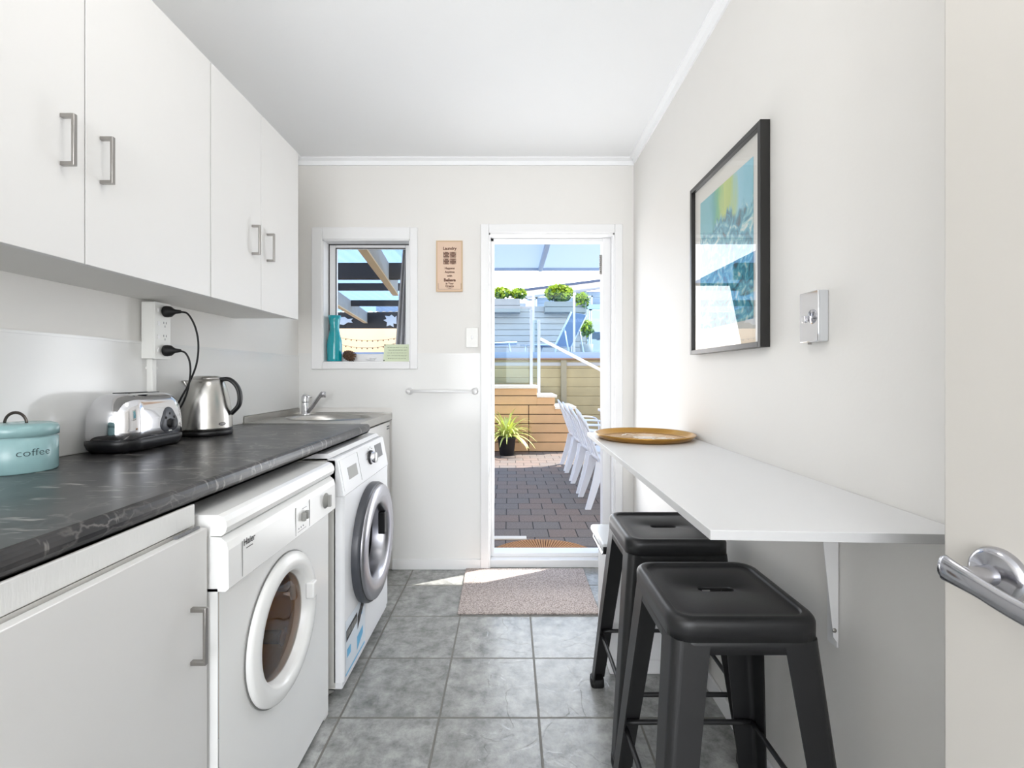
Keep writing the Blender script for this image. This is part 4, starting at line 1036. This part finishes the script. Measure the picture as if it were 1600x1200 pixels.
# exterior face of the house, plus an unseen eave added to trim the sun patch
bm = BM()
for a in ((-4, WX0, G, 2.6), (WX0, WX1, G, WZ0), (WX0, WX1, WZ1, 2.6), (WX1, DX0, G, 2.6), (DX0, DX1, DZ1, 2.6), (DX0, DX1, G, .0), (DX1, 3.5, G, 2.6)): box(bm, a[0], a[1], 2.872, 2.895, a[2], a[3])
struct('wall_outside', bm, M['plaster'], label='outer face of the house wall')
bm = BM(); box(bm, -4, 3.5, 2.85, 3.5, 2.6, 2.66); struct('roof', bm, M['trim'], label='unseen eave added over the patio door to trim the sun patch')

# opal canopy over the patio
cn = thing('patio_canopy', 'pale translucent patio canopy with slim rafters above the doorway view', 'canopy', (1.2, 5.3, 2.72))
bm = BM(); box(bm, -.75, 5.0, 3.72, 7.1, 2.735, 2.741); obj('roof_sheet', bm, M['opal'], cn)
for xx in (-.7, .45, 1.6, 2.75, 3.9):
    bm = BM(); box(bm, xx-.028, xx+.028, 3.72, 7.08, 2.68, 2.734); obj('rafter', bm, M['bluewhite'], cn)
bm = BM(); box(bm, -.75, 5.0, 7.07, 7.12, 2.70, 2.745); obj('edge_beam', bm, M['bluewhite'], cn)
for xx in (2.6, 4.9):
    bm = BM(); box(bm, xx-.04, xx+.04, 7.02, 7.10, G, 2.70); obj('post', bm, M['bluewhite'], cn)

# pergola seen through the window
pg = thing('pergola', 'dark beamed pergola with clear roofing seen through the small window', 'pergola', (-3.5, 6, G))
bm = BM(); nx = 300; rows = []
for k in range(nx+1):
    x = -7+6.1*k/nx; z = 2.306+.011*math.sin(k*PI/3.0); rows.append([(x, 3.5, z), (x, 8.75, z)])
rv = [[bm.verts.new(p) for p in r_] for r_ in rows]
for a, b in zip(rv, rv[1:]): f = bm.faces.new((a[0], a[1], b[1], b[0])); f.smooth = True
obj('roof_sheet', bm, M['corr'], pg)
for (yy, dep, th) in ((3.5, .09, .07), (4.87, .165, .07), (5.94, .09, .05), (7.3, .09, .05), (8.7, .295, .08)):
    bm = BM(); box(bm, -7, -.70 if yy < 4 else -.92, yy, yy+th, 2.29-dep, 2.29, bev=.004); obj('beam', bm, M['beam'], pg)
for (xa, ya_, yb_, ref) in ((-1.236, 3.0, 5.67, 4.42), (-2.52, 5.75, 9.0, 7.48)):
    bm = BM()
    def RX(y): return xa-.12*(y-ref)
    vs = [bm.verts.new((RX(y)+dx_, y, z)) for y in (ya_, yb_) for dx_, z in ((0, 2.10), (.045, 2.10), (.045, 2.285), (0, 2.285))]
    for i in ((0, 1, 2, 3), (7, 6, 5, 4), (0, 4, 5, 1), (1, 5, 6, 2), (2, 6, 7, 3), (3, 7, 4, 0)): bm.faces.new([vs[t] for t in i])
    rf_ = obj('rafter', bm, M['rafter'], pg)
    bm = BM()
    vs = [bm.verts.new((RX(y)+dx_, y, z)) for y in (ya_, yb_) for dx_, z in ((-.02, 2.085), (.05, 2.085), (.05, 2.10), (-.02, 2.10))]
    for i in ((0, 1, 2, 3), (7, 6, 5, 4), (0, 4, 5, 1), (1, 5, 6, 2), (2, 6, 7, 3), (3, 7, 4, 0)): bm.faces.new([vs[t] for t in i])
    obj('batten', bm, M['batten'], rf_)
for xx in (-6.9, -4.9, -.99):
    bm = BM(); box(bm, xx-.05, xx+.05, 8.70, 8.78, G, 2.0); obj('post', bm, M['beam'], pg)
bm = BM(); nx = 60; rows = []
for k in range(nx+1):
    x = -6.4+5.3*k/nx; rows.append([bm.verts.new((x, 9.2+.02*math.sin(k*.7)-.05*j*(2-j)/1, 2.3-2.2*j/1)) for j in (0, .33, .66, 1)])
for a, b in zip(rows, rows[1:]):
    for i in range(3): f = bm.faces.new((a[i], a[i+1], b[i+1], b[i])); f.smooth = True
so_ = obj('shade_cloth', bm, M['cream'], origin=(-3.7, 9.2, .1)); md = so_.modifiers.new('t', 'SOLIDIFY'); md.thickness = .002
tag(so_, 'cream cloth blind hanging beyond the pergola', 'blind')
# string lights
sl_ = thing('string_lights', 'thin string of tiny bulbs drooping across the cream blind', 'string lights', (-3, 9.0, 1.9))
bm = BM(); bulbs = []
for (za_, zb_, sag) in ((1.87, 1.87, .08), (1.76, 1.80, .13)):
    pts_ = []
    for k in range(41):
        t = k/40; x = -3.35+1.35*t; z = za_+(zb_-za_)*t-sag*4*t*(1-t); pts_.append((x, 8.98, z))
        if k % 3 == 1: bulbs.append((x, 8.98, z-.012))
    sweep(bm, pts_, .0035, 5)
obj('cable', bm, M['inkb'], sl_)
for b in bulbs:
    bm = BM(); lathe(bm, [(0, .014), (.008, .010), (.013, 0), (.008, -.012), (0, -.015)], b, n=8); obj('bulb', bm, M['redbrown'], sl_)
# paper ornaments on the far beam
def ornament(name, label, x, z, pts_):
    bm = BM(); prism(bm, [(x+a*.01, z+b*.01) for a, b in pts_], 'Y', 8.665, 8.680)
    tag(obj(name, bm, M['paper'], origin=(x, 8.67, z)), label, 'ornament', 'white cut-out ornaments on the pergola beam')
ornament('hanging_ornament', 'white fish-shaped ornament on the far pergola beam, left one', -3.05, 2.13, [(-16, 0), (-8, 6), (2, 7), (8, 3), (17, 4), (14, 0), (17, -4), (8, -3), (0, -8), (-9, -6)])
ornament('hanging_ornament', 'white jagged butterfly-shaped ornament on the far pergola beam, right one', -2.2, 2.13, [(-12, 1), (-6, 3), (-9, 9), (-1, 8), (3, 11), (9, 6), (12, 9), (12, -6), (6, -5), (7, -12), (0, -8), (-6, -10), (-5, -3)])
# outdoor curtain beside the window
bm = BM(); rows = []; n = 40
for j in range(14):
    f = j/13; z = 2.2-1.05*f; r_ = []
    x0 = -.722-.085*f**.8; x1 = -.69
    for k in range(n+1):
        t = k/n; r_.append(bm.verts.new(((x0+(x1-x0)*t)*1.086, 3.535+.028*math.sin(t*22+f*1.3), z)))
    rows.append(r_)
for a, b in zip(rows, rows[1:]):
    for i in range(n): f = bm.faces.new((a[i], a[i+1], b[i+1], b[i])); f.smooth = True
cu_ = obj('outdoor_curtain', bm, M['curtain'], origin=(-.80, 3.535, 1.17)); md = cu_.modifiers.new('t', 'SOLIDIFY'); md.thickness = .0015
tag(cu_, 'grey gathered curtain hanging outside the right of the small window', 'curtain')

# timber steps with cedar cladding
stp = thing('timber_steps', 'cedar-clad garden steps rising to the left behind the potted spider plant', 'steps', (0, 7.4, G))
Y0 = 7.4
levels = [(-1.2, .42, .965), (.42, .70, .825), (.70, 1.0, .645)]
bm = BM()
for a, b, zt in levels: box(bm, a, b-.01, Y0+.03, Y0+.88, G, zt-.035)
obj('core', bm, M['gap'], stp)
bh = .144; z = G+.006; 
for k in range(8):
    za_ = G+.01+k*.1455; zb_ = za_+.134; runs = []
    for xa, xb, zt in levels:
        zz = min(zb_, zt-.042)
        if zz-za_ < .05: continue
        if runs and abs(runs[-1][2]-zz) < 1e-6: runs[-1][1] = xb
        else: runs.append([xa, xb, zz])
    for xa, xb, zz in runs:
        cuts = [(xa, .285), (.297, xb)] if xa < .2 and xb > .45 else [(xa, xb)]
        for c0, c1 in cuts:
            if c0 < .3 < c1 and xb > .45: c0 = .297
            bm = BM(); box(bm, c0, c1, Y0, Y0+.028, za_, zz, bev=.003); obj('board', bm, M['cedar'], stp)
for a, b, zt in levels:
    bm = BM(); box(bm, a-.0, b+.03, Y0-.03, Y0+.90, zt-.04, zt+.004*(a < 0), bev=.004); obj('tread', bm, M['cap'], stp)

# retaining wall and deck
rt = thing('retaining_wall', 'weathered timber retaining wall with a post beyond the garden chairs', 'retaining wall', (0, 8.42, G))
for k in range(9):
    bm = BM(); za_ = G+k*.165; box(bm, -3, 4, 8.42, 8.465, za_+.002, min(za_+.163, 1.40), bev=.006); obj('board', bm, M['fence'], rt)
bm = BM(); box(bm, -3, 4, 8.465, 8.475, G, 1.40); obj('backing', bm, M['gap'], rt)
for xx in (-.55, .95, 2.45):
    bm = BM(); box(bm, xx-.05, xx+.05, 8.37, 8.42, G, 1.405, bev=.004); obj('post', bm, M['post'], rt)
bm = BM(); box(bm, -3, 4, 8.36, 8.50, 1.405, 1.435, bev=.004); obj('cap', bm, M['capbrown'], rt)
bm = BM(); box(bm, -3, 5, 8.50, 12.6, 1.36, 1.49); struct('deck', bm, M['bluewhite'], label='raised pale blue deck above the retaining wall')
bm = BM(); box(bm, -3, 5, 8.475, 8.50, 1.436, 1.545); struct('trim_6', bm, M['bluewhite'], label='blue white fascia board of the deck')

def glass_panel(name, label, x0, x1, y, z0, z1, posts, pw=.035):
    t = thing(name, label, 'balustrade', ((x0+x1)/2, y, z0), 0, 'glass balustrade panels by the steps and deck')
    bm = BM(); box(bm, x0, x1, y-.005, y+.005, z0+.04, z1); obj('glass_pane', bm, M['balglass'], t)
    for px, a, b in posts:
        bm = BM(); box(bm, px-pw/2, px+pw/2, y-.03, y-.006, a, b, bev=.003); obj('post', bm, M['alu'], t)
    return t
glass_panel('glass_balustrade', 'tinted glass balustrade panel standing on the top of the cedar steps', -1.2, .31, 7.52, .97, 2.19, [(.335, .969, 2.17)], .045)
glass_panel('glass_balustrade', 'short glass balustrade panel beside the handrail on the second step', .38, .475, 7.9, .97, 2.05, [(.478, .83, 2.05)], .05)
glass_panel('glass_balustrade', 'long glass balustrade panel along the deck edge in front of the sun lounger', .40, 3.2, 8.56, 1.50, 2.62, [(.42, 1.49, 2.62), (1.155, 1.49, 2.62), (1.95, 1.49, 2.62)], .04)
hr_ = thing('stair_handrail', 'white sloping handrail running down right beside the glass balustrade', 'handrail', (.9, 7.8, .6))
bm = BM(); sweep(bm, [(.50, 7.84, 1.735), (1.50, 7.70, 1.20), (2.1, 7.62, .88)], .024, 12); obj('rail', bm, M['railw'], hr_)
bm = BM(); sweep(bm, [(2.05, 7.63, .91), (2.05, 7.63, G)], .02, 10); obj('post', bm, M['railw'], hr_)

# pale board fence with planter boxes
pfn = thing('board_fence', 'pale horizontal board fence at the back of the deck', 'fence', (.4, 10.6, 1.49))
for k in range(9):
    bm = BM(); za_ = 1.495+k*.132; box(bm, -3, 1.72, 10.6, 10.63, za_, za_+.122, bev=.003); obj('board', bm, M['palefence'], pfn)
bm = BM(); box(bm, -3, 1.72, 10.63, 10.637, 1.49, 2.66); obj('backing', bm, M['palefence'], pfn)
for xx in (-2, -.3, .8, 1.66):
    bm = BM(); box(bm, xx-.04, xx+.04, 10.64, 10.70, 1.49, 2.66); obj('post', bm, M['post'], pfn)
def planter(label, x0, x1, z0, z1, y):
    t = thing('planter_box', label, 'planter', ((x0+x1)/2, y, z0), 0, 'planter boxes on the deck fence')
    nb = 2
    for k in range(nb):
        bm = BM(); h = (z1-z0)/nb; box(bm, x0, x1, y-.30, y, z0+h*k+.004, z0+h*(k+1)-.004, bev=.004); obj('board', bm, M['boxwood'], t)
planter('grey planter box on the fence at the left of the doorway view', -1.4, .22, 2.50, 2.80, 10.598)
planter('grey planter box on the fence right of the dark roof edge', .76, 1.66, 2.50, 2.74, 10.598)
def shrub(label, x0, x1, zc, hh, y, dark, n, seed):
    random.seed(seed); t = thing('shrub', label, 'shrub', ((x0+x1)/2, y, zc-hh), 0, 'shrubs in the planter boxes')
    for nm, mm, cnt, dz in (('foliage', M['leaf'], n, .25), ('shaded_foliage', M['leafd'], n//2, -.25)):
        bm = BM()
        for k in range(cnt):
            u, v, w_ = random.gauss(0, .42), random.gauss(0, .4), random.gauss(dz, .4)
            d = math.sqrt(u*u+v*v+w_*w_)
            if d > 1: u, v, w_ = u/d, v/d, w_/d
            p = Vector(((x0+x1)/2+u*(x1-x0)/2, y+v*.2, zc+w_*hh))
            a = Vector((random.uniform(-1, 1), random.uniform(-1, 1), random.uniform(-.2, 1))).normalized()
            b = a.cross(Vector((random.uniform(-1, 1), random.uniform(-1, 1), random.uniform(-1, 1)))).normalized()
            L_ = .035+random.random()*.03
            q = [p-a*L_, p+b*L_*.5+a*.1*L_, p+a*L_, p-b*L_*.5+a*.1*L_]
            bm.faces.new([bm.verts.new(x) for x in q])
        obj(nm, bm, mm, t)
    return t
shrub('yellow-green shrub in the left planter box, nearest the door frame', -.38, -.0, 2.93, .12, 10.42, 0, 500, 11)
shrub('smaller yellow-green shrub at the right end of the left planter box', 0.0, .36, 2.92, .11, 10.42, 0, 380, 12)
shrub('large yellow-green shrub in the right planter box in front of the dark roof edge', .78, 1.38, 2.93, .18, 10.42, 1, 900, 13)
shrub('small trailing shrub at the right end of the right planter box', 1.40, 1.74, 2.74, .19, 10.4, 0, 340, 14)
sh_ = shrub('small green shrub low beside the sun lounger on the deck', 1.52, 1.80, 2.15, .16, 10.3, 0, 260, 15)

bm = BM(); lathe(bm, [(0, 1.49), (.11, 1.49), (.15, 1.80), (.13, 1.80), (.12, 1.76), (0, 1.76)], (1.66, 10.3, 0), n=20); sweep(bm, [(1.66, 10.3, 1.76), (1.66, 10.3, 2.12)], .012, 8); obj('pot', bm, M['boxwood'], sh_)
# neighbouring house
nh = thing('neighbour_house', 'pale blue weatherboard house with a dark roof edge behind the deck', 'house', (1.5, 13, 1.36))
bm = BM()
def rz_(x): return 3.30+(x-.35)*.125
wall = []
x0, x1 = .25, 9.0; k = 0; z = 1.30
while z < 4.3:
    xa = x0
    if z+.16 > rz_(x0)-.1: xa = .35+(z+.16+.1-3.30)/.125
    if xa < x1: box(bm, xa, x1, 12.7-.012, 12.9, z, z+.150); box(bm, xa, x1, 12.7, 12.9, z+.150, z+.16)
    z += .16
obj('weatherboards', bm, M['clad'], nh)
bm = BM(); vs = [bm.verts.new((x, y, rz_(x)+dz)) for x in (.1, 9.2) for y, dz in ((12.2, 0), (13.5, 0), (13.5, .06), (12.2, .06))]
for i in ((0, 1, 2, 3), (7, 6, 5, 4), (0, 4, 5, 1), (1, 5, 6, 2), (2, 6, 7, 3), (3, 7, 4, 0)): bm.faces.new([vs[t] for t in i])
obj('roof', bm, M['roofdark'], nh)
bm = BM(); vs = [bm.verts.new((x, y, rz_(x)+dz)) for x in (.12, 9.2) for y, dz in ((12.25, -.13), (12.7, -.13), (12.7, 0), (12.25, 0))]
for i in ((0, 1, 2, 3), (7, 6, 5, 4), (0, 4, 5, 1), (1, 5, 6, 2), (2, 6, 7, 3), (3, 7, 4, 0)): bm.faces.new([vs[t] for t in i])
obj('soffit', bm, M['cap'], nh)
def win(xa, xb, za_, zb_):
    bm = BM(); wd = .04
    for a in ((xa, xa+wd, za_, zb_), (xb-wd, xb, za_, zb_), (xa, xb, zb_-wd, zb_), (xa, xb, za_, za_+wd)): box(bm, a[0], a[1], 12.62, 12.70, a[2], a[3])
    f_ = obj('window', bm, M['trim'], nh); bm = BM(); box(bm, xa+wd, xb-wd, 12.66, 12.68, za_+wd, zb_-wd); obj('pane', bm, M['bluedoor'], f_)
win(.42, .72, 2.85, 3.2); win(1.9, 2.2, 2.85, 3.25)
# glazed doors at the right of the deck
gd = thing('glazed_doors', 'row of blue-grey glazed doors at the right of the deck', 'doors', (2.6, 12.4, 1.49))
for k in range(6):
    xa = 1.75+k*.36; bm = BM(); wd = .035
    for a in ((xa, xa+wd, 1.49, 2.86), (xa+.35-wd, xa+.35, 1.49, 2.86), (xa, xa+.35, 2.86-wd, 2.86), (xa, xa+.35, 1.49, 1.49+wd)): box(bm, a[0], a[1], 12.40, 12.45, a[2], a[3])
    f_ = obj('door', bm, M['alu'], gd); bm = BM(); box(bm, xa+wd, xa+.35-wd, 12.42, 12.43, 1.49+wd, 2.86-wd); obj('pane', bm, M['bluedoor'], f_)
bm = BM(); box(bm, 1.6, 4.2, 12.36, 12.5, 2.86, 2.98); obj('lintel', bm, M['bluewhite'], gd)

# sun loungers on the deck
def lounger(label, x, y, s):
    t = thing('sun_lounger', label, 'lounger', (x, y, 1.49), 0, 'sling sun loungers on the deck')
    P = lambda u, v, w_: (u*s, v, w_)
    bm = BM(); prof = [(-.75, .26), (-.1, .24), (.10, .22), (.46, .84)]
    l = [[P(u, -.27, w_) for u, w_ in prof], [P(u, .27, w_) for u, w_ in prof]]
    rv = [[bm.verts.new(p) for p in q] for q in l]
    for i in range(3): bm.faces.new((rv[0][i], rv[0][i+1], rv[1][i+1], rv[1][i]))
    o_ = obj('sling', bm, M['navy'], t, True); md = o_.modifiers.new('t', 'SOLIDIFY'); md.thickness = .012
    bm = BM()
    for v in (-.29, .29): sweep(bm, [P(u, v, w_) for u, w_ in prof], .018, 8)
    obj('frame', bm, M['alu'], t, True)
    for u, w_ in ((-.6, .25), (.12, .22)):
        for v in (-.29, .29):
            bm = BM(); sweep(bm, [P(u, v, w_), P(u-.04, v, 0)], .016, 8); obj('leg', bm, M['alu'], t, True)
    bm = BM(); sweep(bm, [P(.30, -.29, .56), P(.42, -.29, .0)], .014, 8); sweep(bm, [P(.30, .29, .56), P(.42, .29, .0)], .014, 8); obj('back_prop', bm, M['alu'], t, True)
    return t
lounger('blue-grey sling lounger on the deck in front of the glazed doors', .98, 9.5, 1).rotation_euler.z = math.radians(-38)
lounger('blue-grey sling lounger on the deck behind the tinted glass on the steps', -.62, 9.2, -1)

# spider plant
px_, py_ = -.05, 7.12
sp_ = thing('potted_spider_plant', 'variegated spider plant in a black pot on the patio by the cedar steps', 'plant', (px_, py_, G))
bm = BM(); lathe(bm, [(0, 0), (.105, 0), (.135, .25), (.142, .25), (.142, .275), (.128, .275), (.125, .24), (0, .24)], (px_, py_, G), n=32); obj('pot', bm, M['pot'], sp_)
bm = BM(); random.seed(21)
for k in range(110):
    a = random.random()*2*PI; ln = .30+random.random()*.28; el_ = .5+random.random()*.9; wv = .015+random.random()*.010
    p = Vector((px_+.05*math.cos(a)*random.random(), py_+.05*math.sin(a), G+.25)); d = Vector((math.cos(a)*math.cos(el_), math.sin(a)*math.cos(el_), math.sin(el_)))
    s_ = Vector((-math.sin(a), math.cos(a), 0)); prev = None
    for j in range(10):
        f = j/9; ww = wv*(1-f)**.6*(.6+.4*min(1, f*4))+.0008
        q = [bm.verts.new(p-s_*ww), bm.verts.new(p+s_*ww)]
        if prev: fc = bm.faces.new((prev[0], prev[1], q[1], q[0])); fc.smooth = True
        prev = q; p = p+d*ln/9; d = (d+Vector((0, 0, -.21))).normalized()
        if p.y > 7.36: p.y = 7.36
        if p.z < G+.02: p.z = G+.02
obj('foliage', bm, M['spider'], sp_)

# garden chairs and table
def make_chair(label):
    t = thing('garden_chair', label, 'chair', (0, 0, 0), 0, 'white plastic chairs along the patio table')
    W = .21; S = .43
    bm = BM(); prof = [(-.20, S-.012), (-.10, S-.022), (.05, S-.02), (.20, S-.002), (.235, S-.02)]
    rows = []
    for u, z in prof: rows.append([bm.verts.new((u, v, z+.012*abs(v/W)**2)) for v in (-W, -W/2, 0, W/2, W)])
    for a, b in zip(rows, rows[1:]):
        for i in range(4): f = bm.faces.new((a[i], a[i+1], b[i+1], b[i])); f.smooth = True
    o_ = obj('seat', bm, M['plastic'], t, True); md = o_.modifiers.new('t', 'SOLIDIFY'); md.thickness = .012
    # fan back with open slots, leaning to -x
    def BP(v, h): return (-.20-.16*h/.45-.02*(1-(v/W)**2), v*(1+.12*h/.45), S-.01+h)
    bm = BM()
    top = lambda v: .46-.12*(abs(v)/W)**2.2
    for v0, v1 in ((-W, -.165), (-.13, -.075), (-.03, .03), (.075, .13), (.165, W)):
        g = []
        for j in range(9):
            f = j/8; vm = (v0+v1)/2; h = f*top(vm); g.append([bm.verts.new(BP(v0, h)), bm.verts.new(BP(v1, h))])
        for a, b in zip(g, g[1:]): f = bm.faces.new((a[0], a[1], b[1], b[0])); f.smooth = True
    for lo, hi in ((0, .05), (-.085, .0)):
        g = []
        for k in range(13):
            v = -W+2*W*k/12
            base = 0 if lo == 0 else top(v)
            h0, h1 = (0, .05) if lo == 0 else (base-.085, base)
            g.append([bm.verts.new(BP(v, h0)), bm.verts.new(BP(v, h1))])
        for a, b in zip(g, g[1:]): f = bm.faces.new((a[0], a[1], b[1], b[0])); f.smooth = True
    o_ = obj('backrest', bm, M['plastic'], t, True); md = o_.modifiers.new('t', 'SOLIDIFY'); md.thickness = .012
    for sv in (-1, 1):
        for su in (-1, 1):
            bm = BM(); loops = []
            for k in range(6):
                f = k/5; z = (S-.01)*(1-f)
                u = su*(.185+.12*f**1.2*(1 if su < 0 else .3)); v = sv*(W-.02+.03*f); hw = .045-.018*f
                loops.append([(u+x, v+y, z) for x, y in ((-hw*.9, -.014), (hw*.9, -.014), (hw*.9, .014), (-hw*.9, .014))])
            loft(bm, loops, smooth=False); obj('leg', bm, M['plastic'], t, True)
        bm = BM(); sweep(bm, smoothpath([(-.27, sv*(W+.015), S+.22), (-.1, sv*(W+.04), S+.21), (.12, sv*(W+.04), S+.20), (.19, sv*(W+.03), S+.14), (.20, sv*(W+.01), S-.02)], 4), .02, 8, flat=(1, .5)); obj('armrest', bm, M['plastic'], t, True)
    return t
labs = ['nearest of the white plastic garden chairs lined up along the patio table', 'second nearest white plastic garden chair in the row along the patio table',
        'third white plastic garden chair in the row, counting away from the door', 'farthest of the white plastic garden chairs, next to the cedar steps']
gc = make_chair(labs[0])
for i, yy in enumerate((4.45, 5.03, 5.60, 6.16)):
    c_ = gc if i == 0 else copy_tree(gc)
    c_['label'] = labs[i]; c_.location = (1.0, yy, G)
gt = thing('garden_table', 'white rectangular plastic patio table behind the row of chairs', 'table', (1.62, 5.3, G))
bm = BM(); box(bm, 1.22, 2.0, 4.1, 6.6, G+.70, G+.735, bev=.01); obj('table_top', bm, M['plastic'], gt)
for xx in (1.32, 1.9):
    for yy in (4.25, 6.45):
        bm = BM(); box(bm, xx-.035, xx+.035, yy-.035, yy+.035, G, G+.70, bev=.006); obj('leg', bm, M['plastic'], gt)

# half-round coir mat outside the sill
mx_, my_, mr_ = .215, 3.02, .385
hm = thing('half_round_doormat', 'half-round woven coir doormat outside the door sill', 'doormat', (mx_, my_, G))
bm = BM(); pts_ = [(mx_+mr_*math.cos(PI*k/48), my_+mr_*math.sin(PI*k/48)) for k in range(49)]
prism(bm, pts_, 'Z', G+.001, G+.012); obj('backing', bm, M['redbrown'], hm)
bm = BM()
for k in range(56):
    a = PI*(k+.5)/56; d = Vector((math.cos(a), math.sin(a), 0)); s_ = Vector((-math.sin(a), math.cos(a), 0))
    q = [(mx_, my_)]
    r0, r1 = .16, mr_-.004
    w0, w1 = r0*PI/56*.31, r1*PI/56*.34
    poly = [(mx_+d.x*r0-s_.x*w0, my_+d.y*r0-s_.y*w0), (mx_+d.x*r1-s_.x*w1, my_+d.y*r1-s_.y*w1), (mx_+d.x*r1+s_.x*w1, my_+d.y*r1+s_.y*w1), (mx_+d.x*r0+s_.x*w0, my_+d.y*r0+s_.y*w0)]
    prism(bm, poly, 'Z', G+.012, G+.022)
obj('radial_weave', bm, M['coir'], hm)
bm = BM(); box(bm, -.8, .12, 3.44, 3.50, G, G+.012, bev=.003); struct('trim_7', bm, M['cap'], label='pale paving edge strip outside the sill')
